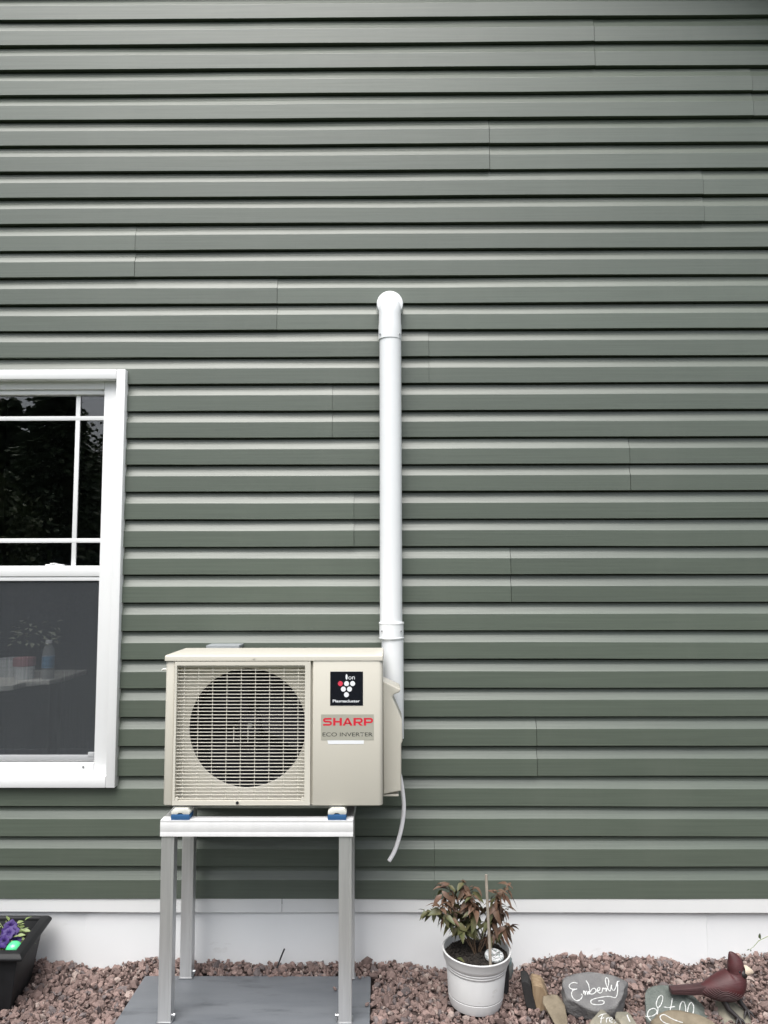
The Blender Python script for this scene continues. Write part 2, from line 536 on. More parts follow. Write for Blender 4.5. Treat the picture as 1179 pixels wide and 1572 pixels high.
def keep_out(p):
    x, y = p[:, 0], p[:, 1]
    k = ~((x > -0.942) & (x < -0.066) & (y < -0.085) & (y > -0.72))
    k &= ~(((x-0.30)**2 + (y+0.25)**2) < 0.088**2)
    k &= ~((x > -1.95) & (x < -1.35) & (y > -0.28) & (y < -0.05))
    return k


n1 = 19000
P = np.stack([rng.uniform(-3.3, 3.3, n1), 0.015 - 1.05*rng.power(1.0, n1), np.zeros(n1)], 1)
core = np.abs(P[:, 0]) < 2.1
P = P[core | (rng.random(n1) < 0.55)]
extra = np.stack([rng.uniform(-1.8, 1.8, 6500), rng.uniform(-0.55, 0.015, 6500), np.zeros(6500)], 1)
P = np.concatenate([P, extra])
P = P[keep_out(P)]
sz = rng.lognormal(math.log(0.0094), 0.36, len(P)).clip(0.006, 0.022)
fines = np.stack([rng.uniform(-1.8, 1.8, 9000), rng.uniform(-0.55, 0.015, 9000), np.zeros(9000)], 1)
fines = fines[keep_out(fines)]
P = np.concatenate([P, fines])
sz = np.concatenate([sz, rng.uniform(0.003, 0.007, len(fines))])
sz = np.where(P[:, 0] > 0.45, sz*0.86, sz)
P[:, 2] = ground_h(P[:, 0], P[:, 1]) + rng.uniform(-0.012, 0.006, len(P))
P[:, 1] = np.minimum(P[:, 1], 0.018 - sz*0.9)
gv, gf = stones(P, sz)
gv[:, 1] = np.minimum(gv[:, 1], 0.0185)
gravel = from_arr('gravel', gv, gf, M_GRAVEL)
colr = np.array([0.188, 0.132, 0.117])[None]*1.12*rng.lognormal(0, 0.19, (len(P), 1))
mixp = rng.random((len(P), 1))
colr = np.where(mixp > 0.93, np.array([0.34, 0.27, 0.24])[None]*rng.uniform(.8, 1.15, (len(P), 1)), colr)
colr = np.where(mixp < 0.12, np.array([0.155, 0.128, 0.125])[None]*rng.uniform(.8, 1.2, (len(P), 1)), colr)
ca = gravel.data.color_attributes.new('Col', 'FLOAT_COLOR', 'POINT')
cc = np.ones((len(P), 12, 4)); cc[:, :, :3] = colr[:, None, :]
ca.data.foreach_set('color', cc.ravel())
setp(gravel, 'reddish brown crushed stone spread along the house wall', 'gravel', kind='stuff')

# ------------------------------------------------------------------ house
house = thing('house', 'green vinyl sided house wall with white skirting and one window', 'house', (0, 0, 0))
# bottom edges of the siding courses, top to bottom (each double panel carries two courses)
ROWS = [3.9158, 3.7994, 3.6869, 3.5733, 3.4604, 3.346, 3.23, 3.1144, 2.9983, 2.8828, 2.7667, 2.6498, 2.5364, 2.4214, 2.3085, 2.1943, 2.0813, 1.9698, 1.8581, 1.7444, 1.6314, 1.5185, 1.406, 1.2918, 1.1773, 1.0637, 0.95, 0.8353, 0.7192, 0.6015, 0.4859, 0.3714, 0.2480]
SEAM = {2: 0.884, 4: 1.552, 6: 0.427, 8: 1.327, 10: -1.072, 12: -0.47, 14: 0.164, 16: -0.237, 18: 0.985, 20: -0.147, 22: 0.49, 28: 0.583, 32: 0.173, 0: -2.6, 24: -0.03, 26: -0.2, 30: -0.45}
rows = {i: z for i, z in enumerate(ROWS)}
for i in range(1, 13): rows[-i] = ROWS[0] + 0.1143*i
WX0, WX1, WZ0, WZ1 = -2.138, -1.088, 0.680, 2.364


def wav(x, s):
    return mnoise.noise(Vector((x*0.8, s*3.7, 0.3)))*0.0028 + mnoise.noise(Vector((x*2.7, s*1.3, 5.3)))*0.0009


def course(h):
    k = 0.585*h
    q = h/0.114
    return [(0.0000, 0.0260), (0.0000, 0.0012), (0.0012, 0.0000), (k-0.002, 0.0010), (k, 0.0016), (k+0.003*q, 0.0032), (k+0.027*q, 0.0145), (k+0.034*q, 0.0160), (h-0.0055, 0.0168), (h-0.0045, 0.0250), (h+0.004, 0.0262)]


def panel(x0, x1, ilow, yoff, s, clip=None):
    """double Dutch-lap panel: bottom course ilow and the one above it"""
    z0, z1, z2 = rows[ilow], rows[ilow-1], rows[ilow-2]
    prof = [(z0+a, y) for a, y in course(z1-z0)] + [(z1+a, y) for a, y in course(z2-z1)]
    zi = [0]*11 + [1]*11
    nseg = max(2, int((x1-x0)/0.07))
    V, F = [], []
    m = len(prof)
    xs = [(x0 + (x1-x0)*i/nseg) for i in range(nseg+1)]
    cl = [False]*len(xs)
    if clip:                              # the panel is notched to fit over or under the window
        a, b = WX0+0.01, WX1-0.01
        xs = [x for x in xs if x < a] + [a, a] + [x for x in xs if a < x < b] + [b, b] + [x for x in xs if x > b]
        cl = [False]*len(xs)
        i0 = xs.index(a)+1
        i1 = xs.index(b)
        for i in range(i0, i1+1): cl[i] = True
        nseg = len(xs)-1
    for i, x in enumerate(xs):
        edge = 0.0006*max(0, 1-min(x-x0, x1-x)/0.05)
        for (z, y), c in zip(prof, zi):
            bulge = wav(x, s+c*0.37+50)*0.9
            zz = z + wav(x, (ilow-2+c*1.0) if c else ilow*1.0)*0.9
            if cl[i]: zz = max(zz, WZ1-0.004) if clip == 'over' else min(zz, WZ0+0.004)
            V.append((x, y + bulge*0.9 + yoff - (edge if yoff < 0 else 0), zz))
    for i in range(nseg):
        for k in range(m-1):
            if k == 10: continue
            a = i*m+k
            F.append((a, a+m, a+m+1, a+1))
    # turned-back ends, so that the lap of one panel over the next shows its thickness
    n0 = len(V)
    for i in (0, nseg):
        for k in range(m):
            q = V[i*m+k]
            V.append((q[0], q[1]+0.0035, q[2]))
    for e, i in enumerate((0, nseg)):
        for k in range(m-1):
            if k == 10: continue
            F.append((i*m+k, i*m+k+1, n0+e*m+k+1, n0+e*m+k) if e == 0 else (i*m+k+1, i*m+k, n0+e*m+k, n0+e*m+k+1))
    o = from_arr('siding_panel', V, F, M_SIDING, house)
    for e in o.data.polygons: pass
    return o


def rake_z(x): return 4.30 - 0.5*(x-1.65)


s = 0
for il in range(32, -11, -2):
    ztop = rows[il-2]
    xr = min(3.4, 1.65 + (4.30-ztop)/0.5)
    spans = []
    sm = SEAM.get(il, random.uniform(-1, 0.4))
    left = -3.4
    clip = 'over' if rows[il] < WZ1 < ztop else 'under' if rows[il] < WZ0 < ztop else None
    if clip is None and rows[il] < WZ1 and ztop > WZ0:
        left = WX1-0.01
        spans.append((-3.4, WX0+0.01, 0.0))
    if sm > left + 0.1 and sm < xr - 0.1:
        spans.append((left, sm, -0.0018))
        spans.append((sm+(0.0022 if sm > 0.3 else 0.0011), xr, 0.0))
    else:
        spans.append((left, xr, 0.0))
    for a, b, yo in spans:
        panel(a, b, il, yo, s, clip if a < WX0 and b > WX1 else None)
        s += 1

# sheathing behind the siding, open at the window
zl = 0.21
for (a, b, c, d) in ((-3.4, WX0+0.03, zl, 4.9), (WX1-0.03, 1.5, zl, 4.35), (1.5, 3.4, zl, 3.4), (WX0+0.03, WX1-0.03, zl, WZ0+0.03), (WX0+0.03, WX1-0.03, WZ1-0.03, 4.9)):
    box('sheathing', a, b, 0.036, 0.05, c, d, M_SHEATH, house)
# gable wall up to the rake, and the overhanging roof edge
prism('gable_end', [(-3.4, 4.9), (-3.4, rake_z(-3.4)), (1.5, rake_z(1.5)), (1.5, 4.35), (WX1-0.03, 4.35), (WX1-0.03, 4.9)], 'y', 0.035, 0.05, M_SHEATH, house, auto=None)
rf = prism('roof', [(-3.5, rake_z(-3.5)+0.02), (3.7, rake_z(3.7)+0.02), (3.7, rake_z(3.7)+0.20), (-3.5, rake_z(-3.5)+0.20)], 'y', -0.33, 3.0, M_ROOF, house, auto=None)
prism('fascia', [(-3.5, rake_z(-3.5)-0.01), (3.7, rake_z(3.7)-0.01), (3.7, rake_z(3.7)+0.17), (-3.5, rake_z(-3.5)+0.17)], 'y', -0.352, -0.332, M_WHITE, rf, auto=None)

# white skirting: trim band and foundation sheets
band = []
for a, b in ((-3.4, -0.4285), (-0.4265, 1.9), (1.902, 3.4)):
    V, F = [], []
    n = max(2, int((b-a)/0.08))
    prof = [(0.020, 0.2515), (0.004, 0.2515), (0.0025, 0.250), (0.0025, 0.1965), (0.004, 0.1950), (0.020, 0.1945)]
    for i in range(n+1):
        x = a+(b-a)*i/n
        d = wav(x, 91)*1.2
        for k, (y, z) in enumerate(prof):
            V.append((x, y + (wav(x, 77)*1.0 if k in (3, 4) else 0), z + (d if k > 2 else 0)))
    for i in range(n):
        for k in range(5):
            q = i*6+k
            F.append((q, q+6, q+7, q+1))
    from_arr('trim_band', V, F, M_BAND, house)
for a, b, yo in ((-3.4, -1.199, 0.0205), (-1.204, 1.24, 0.0175), (1.235, 3.4, 0.0205)):
    V, F = [], []
    nx, nz = max(4, int((b-a)/0.1)), 4
    for i in range(nx+1):
        x = a+(b-a)*i/nx
        for k in range(nz+1):
            z = -0.12 + 0.34*k/nz
            V.append((x, yo + wav(x, 33+k*.2)*0.8, z))
    for i in range(nx):
        for k in range(nz):
            q = i*(nz+1)+k
            F.append((q, q+nz+1, q+nz+2, q+1))
    for i in (0, nx):
        q = i*(nz+1)
        m0 = len(V)
        V += [(V[q][0], 0.035, V[q][2]), (V[q+nz][0], 0.035, V[q+nz][2])]
        F.append((q, q+nz, m0+1, m0))
    from_arr('skirting_panel', V, F, M_SKIRT, house, smooth=True)
box('foundation', -3.4, 3.4, 0.036, 0.06, -0.12, 0.2, M_SHEATH, house)

# ---- window (part of the house), grilles between the glass, screen over the lower sash
win = box('window', WX1-0.0365, WX1, -0.030, 0.020, WZ0, WZ1, M_WHITE, house, r=0.003)   # right-hand casing of the window


def wsub(name, x0, x1, y0, y1, z0, z1, m=M_WHITE, r=0.002):
    return box(name, x0, x1, y0, y1, z0, z1, m, win, r=r)


wsub('casing', WX0, WX0+0.0365, -0.030, 0.020, WZ0, WZ1, r=0.003)
wsub('casing', WX0+0.0367, WX1-0.0367, -0.0302, 0.020, WZ1-0.041, WZ1, r=0.003)
wsub('casing', WX0+0.0367, WX1-0.0367, -0.0302, 0.020, WZ0, WZ0+0.046, r=0.003)
GX0, GX1 = -2.033, -1.193
wsub('frame', WX1-0.099, WX1-0.030, 0.008, 0.10, WZ0+0.03, WZ1-0.03)
wsub('frame', WX0+0.030, WX0+0.099, 0.008, 0.10, WZ0+0.03, WZ1-0.03)
wsub('frame', WX0+0.0995, WX1-0.0995, 0.0085, 0.10, 2.290, WZ1-0.03)
wsub('sill', WX0+0.0995, WX1-0.0995, 0.0065, 0.10, WZ0+0.03, 0.768)
# upper sash
wsub('sash_rail', GX0-0.006, GX1+0.006, 0.020, 0.060, 2.270, 2.2895)
wsub('meeting_rail', GX0-0.006, GX1+0.006, 0.012, 0.060, 1.512, 1.556)
wsub('meeting_rail', GX0-0.006, GX1+0.006, 0.016, 0.060, 1.494, 1.5105)
g = wsub('pane', GX0-0.005, GX1+0.005, 0.040, 0.0405, 1.55, 2.275, M_GLASS, 0)
for x in (-1.305, -1.921): wsub('muntin', x-0.009, x+0.009, 0.033, 0.0392, 1.552, 2.274, r=0.001)
for z in (2.172, 1.660): wsub('muntin', GX0, GX1, 0.0325, 0.0394, z-0.009, z+0.009, r=0.001)
bm = bmesh.new()
bm_box(bm, -1.415, -1.345, 0.018, 0.045, 1.555, 1.562, 0.002)
bm_box(bm, -1.395, -1.372, 0.016, 0.040, 1.562, 1.567, 0.002)
from_bm('sash_lock', bm, M_WHITE, win)
# lower sash behind the screen
wsub('pane', GX0-0.004, GX1+0.004, 0.070, 0.0705, 0.76, 1.50, M_GLASS, 0)
box('insect_screen', GX0-0.002, GX1+0.002, 0.0222, 0.0226, 0.797, 1.495, M_SCREEN, win)
sf = M_STEELW = mat('screen_frame', (0.42, 0.43, 0.44), 0.45, metal=0.1)
wsub('screen_frame', GX0-0.003, GX1+0.003, 0.016, 0.026, 0.776, 0.7965, sf, 0.001)
wsub('screen_corner', GX1-0.022, GX1+0.002, 0.0145, 0.026, 0.790, 0.808, sf, 0.001)
cyl_y('screw', -1.228, 0.752, 0.0045, 0.0035, 0.0075, M_STEEL, win, n=12)
# room behind the glass
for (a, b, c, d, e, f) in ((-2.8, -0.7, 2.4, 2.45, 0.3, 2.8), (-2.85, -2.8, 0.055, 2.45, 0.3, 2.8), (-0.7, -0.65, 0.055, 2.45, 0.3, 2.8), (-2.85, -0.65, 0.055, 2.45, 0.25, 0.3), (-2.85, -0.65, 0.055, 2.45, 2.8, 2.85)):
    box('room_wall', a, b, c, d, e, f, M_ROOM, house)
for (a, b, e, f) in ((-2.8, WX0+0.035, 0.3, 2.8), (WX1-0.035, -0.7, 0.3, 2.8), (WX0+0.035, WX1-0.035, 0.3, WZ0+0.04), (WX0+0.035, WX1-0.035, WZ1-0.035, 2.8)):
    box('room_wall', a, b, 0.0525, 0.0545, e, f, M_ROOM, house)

# ------------------------------------------------------------------ things seen behind the screen
tb = thing('table', 'pale tabletop seen dimly through the lower window screen', 'table', (-2.0, 0.65, 0.3))
prism('tabletop', [(-2.6, 0.245), (-1.70, 0.25), (-1.660, 0.29), (-1.655, 0.40), (-1.600, 0.455), (-1.575, 0.46), (-1.555, 0.57), (-1.555, 0.85), (-2.6, 0.85)], 'z', 1.013, 1.035, M_TABLE, tb, r=0.003)
for x, y in ((-2.5, 0.35), (-2.5, 0.78), (-1.68, 0.78), (-1.80, 0.35)):
    box('leg', x-0.02, x+0.02, y-0.02, y+0.02, 0.302, 1.012, M_CHAR, tb)
bt = thing('water_bottle', 'clear water bottle with blue label behind the window screen', 'bottle', (-1.600, 0.50, 1.0360))
lathe('body', [(0.0265, 1.0360), (0.028, 1.0404), (0.028, 1.1530), (0.027, 1.1689), (0.013, 1.1944), (0.012, 1.2006)], -1.600, 0.50, M_BOTTLE, bt, n=20)
lathe('label_band', [(0.0287, 1.0870), (0.0287, 1.1398)], -1.600, 0.50, M_BLABEL, bt, n=20)
lathe('cap', [(0.0145, 1.1997), (0.0145, 1.2138), (0.0, 1.2139)], -1.600, 0.50, M_INKW, bt, n=16)
tu = thing('tub', 'grey tub with red upper half beside the bottle behind the screen', 'tub', (-1.712, 0.50, 1.0360))
lathe('body', [(0.042, 1.0360), (0.046, 1.0958)], -1.712, 0.50, M_TUBG, tu, n=24)
lathe('lid', [(0.050, 1.0963), (0.051, 1.1310), (0.046, 1.1346), (0.0, 1.1346)], -1.712, 0.50, M_TUBR, tu, n=24)

# leaves used by every plant: a folded, curved blade of 12 triangles, one metre long along +x
def leaf_mesh(name, wd, curl, fold, m, seed):
    rr = random.Random(seed)
    prof = [(0, 0.02), (0.12, 0.45), (0.34, 1.0), (0.62, 0.78), (0.84, 0.36), (1, 0.0)]
    V, F = [], []
    for t, q in prof:
        z = -curl*t*t
        hw = wd*q*0.5
        side = 0.04*math.sin(t*3+seed)
        V += [(t, side-hw, z+fold*hw+rr.uniform(-.01, .01)), (t, side, z), (t, side+hw, z+fold*hw+rr.uniform(-.01, .01))]
    for i in range(5):
        for k in range(2):
            a = i*3+k
            F.append((a, a+3, a+4, a+1))
    me = bpy.data.meshes.new(name)
    me.from_pydata(V, [], F)
    for p in me.polygons: p.use_smooth = True
    me.materials.append(m)
    return me


def aim(d, roll=0.0):
    """rotation that turns +x to direction d with +z kept as high as it can be"""
    d = Vector(d).normalized()
    y = Vector((0, 0, 1)).cross(d)
    y = y.normalized() if y.length > 1e-4 else Vector((0, 1, 0))
    z = d.cross(y)
    m = Matrix((d, y, z)).transposed() @ Matrix.Rotation(roll, 3, 'X')
    return m.to_euler()


fl = thing('potted_foliage', 'pale leafy flowers blurred behind the window screen', 'plant', (-1.82, 0.60, 1.036))
lathe('pot', [(0.05, 1.036), (0.07, 1.12), (0.06, 1.12), (0.0, 1.115)], -1.82, 0.60, M_TUBG, fl, n=20)
LFI = [leaf_mesh('leaf', 0.5, 0.3, 0.3, mat('indoor_leaf', (0.30, 0.32, 0.24), 0.6), 3)]
for k in range(60):
    a, e = random.uniform(0, 6.28), random.uniform(0.1, 1.3)
    rr = random.uniform(0.05, 0.2)
    p = Vector((-1.72+rr*math.cos(a)*math.cos(e)*1.0, 0.56+rr*0.6*math.sin(a)*math.cos(e), 1.18+rr*math.sin(e)*0.75))
    inst('leaf', LFI[0], p, aim((math.cos(a), math.sin(a), random.uniform(-.4, .6)), random.uniform(-.6, .6)), (random.uniform(.022, .042),)*3, fl)

# ------------------------------------------------------------------ equipment pad
pad = thing('equipment_pad', 'dark grey rectangular plastic pad under the metal stand', 'pad', (-0.505, -0.40, -0.05))
prism('slab', [(-0.945, -0.72), (-0.068, -0.72), (-0.075, -0.083), (-0.935, -0.083)], 'z', -0.06, 0.0, M_PAD, pad, r=0.005)
# ------------------------------------------------------------------ stand
st = thing('equipment_stand', 'silver aluminium stand with four square legs carrying the air conditioner', 'stand', (-0.46, -0.23, 0.0))


def leg_poly(x, y, a=0.044):
    g = 0.0012
    return [(x, y), (x+a*0.77, y), (x+a*0.785, y+g), (x+a*0.82, y+g), (x+a*0.835, y), (x+a, y), (x+a, y+a), (x, y+a)]


for x, y in ((-0.792, -0.398), (-0.178, -0.398), (-0.796, -0.108), (-0.182, -0.108)):
    lg = prism('leg', leg_poly(x, y), 'z', 0.004, 0.6165 if y < -0.2 else 0.624, M_ALU, st)
    box('foot_plate', x-0.004, x+0.048, y-0.004, y+0.048, 0.0005, 0.0045, M_STEEL, lg, r=0.001)
    xb = x+0.048 if x < -0.5 else x-0.006
    bm = bmesh.new()
    bm_tube(bm, [(xb-0.006, y+0.012, 0.022), (xb+0.008, y+0.012, 0.022)], 0.005, 6)
    bm_tube(bm, [(xb, y+0.012, 0.004), (xb, y+0.012, 0.030)], 0.0028, 6)
    from_bm('bolt', bm, M_STEEL, lg)


def beam_poly(y, z0, z1, s=-1):
    pts = [(y, z0)]
    for k in (1, 4):
        z = z0 + (z1-z0)*(0.08+0.2*k)
        pts += [(y, z-0.0022), (y-s*0.0003, z-0.0012), (y-s*0.0003, z+0.0012), (y, z+0.0022)]
    pts += [(y, z1), (y-s*0.046, z1), (y-s*0.046, z0)]
    return pts


prism('front_beam', beam_poly(-0.4025, 0.617, 0.671), 'x', -0.796, -0.129, M_ALUB, st)
prism('back_beam', beam_poly(-0.105, 0.625, 0.6705), 'x', -0.7505, -0.183, M_ALU, st)
for x in (-0.796, -0.176):
    box('side_rail', x, x+0.045, -0.356, -0.062, 0.6255, 0.6700, M_ALU, st, r=0.002)

for x, nm in ((-0.760, 'blue and white vibration pad under the left end of the air conditioner'), (-0.2165, 'blue and white vibration pad under the right end of the air conditioner')):
    vp = thing('vibration_pad', nm, 'vibration pad', (x+0.032, -0.36, 0.672), 'vibration pads on the front beam')
    prism('base', [(x, 0.6715), (x+0.063, 0.6715), (x+0.064, 0.684), (x+0.061, 0.6895), (x+0.002, 0.6895), (x-0.001, 0.684)], 'y', -0.400, -0.34, M_BLUE, vp, r=0.0015)
    prism('cushion', [(x+0.000, 0.6897), (x+0.020, 0.6897), (x+0.026, 0.694), (x+0.036, 0.694), (x+0.042, 0.6897), (x+0.063, 0.6897), (x+0.064, 0.698), (x+0.057, 0.7095), (x+0.012, 0.7095), (x+0.000, 0.699)], 'y', -0.3985, -0.338, M_RUBW, vp, r=0.0015)

# ------------------------------------------------------------------ air conditioner
ac = thing('air_conditioner', 'beige outdoor heat pump unit with round fan behind a grille', 'air conditioner', (-0.41, -0.25, 0.71))
XL, XR, YF, YB, ZB, ZT = -0.795, -0.0265, -0.385, -0.118, 0.717, 1.2135


def round_front(name, x0, x1, z0, z1, rl, rr, yf, yb, m, bev=0.0015):
    pts = [(x0, yb)]
    def arc(cx, cy, r, a0, a1):
        return [(cx+r*math.cos(R(a0+(a1-a0)*k/5)), cy+r*math.sin(R(a0+(a1-a0)*k/5))) for k in range(6)]
    pts += arc(x0+rl, yf+rl, rl, 180, 270) if rl > 0 else [(x0, yf)]
    pts += arc(x1-rr, yf+rr, rr, 270, 360) if rr > 0 else [(x1, yf)]
    pts += [(x1, yb)]
    return prism(name, pts, 'z', z0, z1, m, ac, r=bev)


round_front('left_panel', XL, -0.7615, ZB, ZT, 0.014, 0.004, YF+0.002, YB, M_BEIGE)
rp = round_front('front_panel', -0.2725, XR, ZB, ZT, 0.004, 0.016, YF-0.002, YB, M_BEIGE)
box('back_panel', -0.761, -0.273, YB-0.02, YB, ZB, ZT-0.001, M_PANGREY, ac)
# lid with a softly rounded rim
bm = bmesh.new()
bm_box(bm, XL-0.003, XR+0.003, YF-0.004, YB+0.004, ZT+0.001, 1.2345, 0.0)
es = [e for e in bm.edges if min(v.co.z for v in e.verts) > 1.233 or abs(e.verts[0].co.z-e.verts[1].co.z) > 0.01]
bmesh.ops.bevel(bm, geom=es, offset=0.007, segments=4, profile=0.5, affect='EDGES')
lid = from_bm('lid', bm, M_BEIGE, ac, auto=40)
cyl_y('screw', -0.481, 1.2245, 0.004, YF-0.0065, YF-0.003, M_GRILLE, lid, n=12)
# base pan and feet
bm = bmesh.new()
bm_box(bm, XL+0.012, XR-0.012, YF+0.012, YB-0.006, 0.7105, ZB-0.0005, 0.001)
from_bm('base_pan', bm, M_PANGREY, ac)
for x in (-0.735, -0.192):
    bm = bmesh.new()
    bm_box(bm, x-0.022, x+0.022, -0.378, -0.085, 0.7098, 0.7130, 0.0005)
    bm_box(bm, x-0.022, x+0.022, -0.12, -0.085, 0.6710, 0.7097, 0.0005)
    from_bm('mounting_foot', bm, M_STEEL, ac)
# plate with the round fan opening, set behind the grille
cxf, czf, rf_ = -0.510, 0.973, 0.2085
gx0, gx1, gz0, gz1 = -0.7612, -0.2728, ZB+0.001, ZT-0.0005
bm = bmesh.new()
n = 64
inn, outr, dep = [], [], []
for k in range(n):
    a = 2*math.pi*k/n
    c, s_ = math.cos(a), math.sin(a)
    t = min(((gx1-cxf)/c if c > 1e-9 else (gx0-cxf)/c if c < -1e-9 else 9), ((gz1-czf)/s_ if s_ > 1e-9 else (gz0-czf)/s_ if s_ < -1e-9 else 9))
    outr.append(bm.verts.new((cxf+t*c, -0.340, czf+t*s_)))
    inn.append(bm.verts.new((cxf+(rf_+0.012)*c, -0.340, czf+(rf_+0.012)*s_)))
    dep.append(bm.verts.new((cxf+rf_*c, -0.333, czf+rf_*s_)))
for k in range(n):
    j = (k+1) % n
    bm.faces.new((outr[k], outr[j], inn[j], inn[k]))
    bm.faces.new((inn[k], inn[j], dep[j], dep[k]))
from_bm('fan_plate', bm, M_BEIGE, ac, auto=40)
bm = bmesh.new()
ra = [[bm.verts.new((cxf+rf_*math.cos(2*math.pi*k/n), y, czf+rf_*math.sin(2*math.pi*k/n))) for k in range(n)] for y in (-0.333, -0.19)]
for k in range(n):
    j = (k+1) % n
    bm.faces.new((ra[0][k], ra[0][j], ra[1][j], ra[1][k]))
bm.faces.new(ra[1])
from_bm('fan_shroud', bm, M_DARKIN, ac)
fan = cyl_y('fan_hub', cxf, czf, 0.042, -0.306, -0.21, M_FAN, ac, n=32, bev=0.006)
cyl_y('hub_nut', cxf+0.004, czf+0.003, 0.010, -0.314, -0.306, M_STEEL, fan, n=6)
for q in range(3):
    V, F = [], []
    na, nr = 10, 6
    for i in range(na+1):
        for j in range(nr+1):
            t = i/na
            r_ = 0.040 + (0.158)*j/nr
            a = R(100+120*q) + R(82)*t + 0.5*(j/nr)*(t-0.3)
            V.append((cxf+r_*math.cos(a), -0.293+0.075*t*(0.5+0.5*j/nr)+0.01, czf+r_*math.sin(a)))
    for i in range(na):
        for j in range(nr):
            a = i*(nr+1)+j
            F.append((a, a+1, a+nr+2, a+nr+1))
    from_arr('fan_blade', V, F, M_FAN, fan, smooth=True)
box('panel_seam', -0.2815, -0.2722, -0.372, -0.350, ZB+0.001, ZT-0.001, M_BEIGE, ac)
# grille: frame, 41 slats and ten uprights
fx0, fx1, fz0, fz1 = -0.7595, -0.2800, ZB+0.0015, 1.2115
ix0, ix1, iz0, iz1 = -0.7515, -0.2995, 0.7335, 1.1985
bm = bmesh.new()
ya, yb_ = YF-0.006, YF+0.022
for (a, b, c, d) in ((fx0, ix0, fz0, fz1), (ix1, fx1, fz0, fz1), (ix0, ix1, fz0, iz0), (ix0, ix1, iz1, fz1)):
    bm_box(bm, a, b, ya, yb_, c, d)
bmesh.ops.remove_doubles(bm, verts=bm.verts, dist=1e-5)
gr = from_bm('grille', bm, M_GRILLE, ac)
bmh = bmesh.new()
bm_box(bmh, -(ix1-ix0)/2, (ix1-ix0)/2, -0.0014, 0.0014, -0.0012, 0.0012, 0.0004, 1)
mh = bpy.data.meshes.new('slat'); bmh.to_mesh(mh); bmh.free(); mh.materials.append(M_GRILLE)
bmv = bmesh.new()
bm_box(bmv, -0.0011, 0.0011, -0.0016, 0.0016, -(iz1-iz0)/2, (iz1-iz0)/2, 0.0006, 1)
mv = bpy.data.meshes.new('upright'); bmv.to_mesh(mv); bmv.free(); mv.materials.append(M_GRILLE)
NS = 39
for k in range(NS):
    inst('slat', mh, ((ix0+ix1)/2, YF+0.001, iz0+(iz1-iz0)*(k+0.55)/NS), parent=gr)
for k in range(9):
    inst('upright', mv, (ix0+0.0245+0.0503*k, YF+0.0041, (iz0+iz1)/2), parent=gr)
bmv = bmesh.new()
bm_box(bmv, -0.0011, 0.0011, -0.0016, 0.0016, -0.027, 0.027, 0.0005, 1)
ms = bpy.data.meshes.new('short_upright'); bmv.to_mesh(ms); bmv.free(); ms.materials.append(M_GRILLE)
for x in (-0.5505, -0.5005): inst('short_upright', ms, (x+0.0006, YF+0.0042, 0.958), parent=gr)
cyl_y('screw_hole', -0.532, 0.7270, 0.0075, ya-0.0012, ya+0.004, M_GRILLE, gr, n=20)
cyl_y('screw', -0.532, 0.7270, 0.0055, ya-0.0020, ya-0.0005, M_DARKIN, gr, n=16)
for x in (ix0+0.006, ix1-0.006):
    cyl_y('corner_clip', x, iz0+0.006, 0.006, YF-0.005, YF+0.004, M_GRILLE, gr, n=12)
# hook on the left flank
bm = bmesh.new()
bm_tube(bm, [(XL+0.002, -0.37, 1.183), (XL-0.010, -0.372, 1.183), (XL-0.016, -0.374, 1.180)], [0.004, 0.0045, 0.002], 8)
from_bm('side_hook', bm, M_RUBW, ac)
# valve cover on the right flank
vc = prism('valve_cover', [(XR+0.0005, 0.7205), (0.040, 0.734), (0.0405, 0.902), (0.0455, 0.911), (0.0430, 0.989), (0.014, 1.055), (0.009, 1.069), (0.014, 1.078), (0.034, 1.086), (0.038, 1.094), (0.034, 1.100), (XR+0.0005, 1.127)], 'y', -0.268, -0.135, M_BEIGE, ac, r=0.005, seg=3)
box('cover_lip', XR+0.0008, 0.030, -0.262, -0.16, 0.7130, 0.7195, M_BEIGE, vc, r=0.001)


def text(name, s, x0, x1, z0, z1, y, m, parent, off=0.0):
    cu = bpy.data.curves.new('t', 'FONT')
    cu.body = s
    cu.offset = off
    cu.resolution_u = 6
    o = bpy.data.objects.new('t', cu)
    COL.objects.link(o)
    dg = bpy.context.evaluated_depsgraph_get()
    dg.update()
    me = bpy.data.meshes.new_from_object(o.evaluated_get(dg))
    bpy.data.objects.remove(o)
    bpy.data.curves.remove(cu)
    co = np.zeros(len(me.vertices)*3)
    me.vertices.foreach_get('co', co)
    co = co.reshape(-1, 3)
    lo, hi = co.min(0), co.max(0)
    X = (co[:, 0]-lo[0])/(hi[0]-lo[0])*(x1-x0) - (x1-x0)/2
    Z = (co[:, 1]-lo[1])/(hi[1]-lo[1])*(z1-z0)
    me.vertices.foreach_set('co', np.stack([X, np.zeros_like(X), Z], 1).ravel())
    me.update()
    me.name = name
    me.materials.clear()
    me.materials.append(m)
    return inst(name, me, ((x0+x1)/2, y, z0), parent=parent)


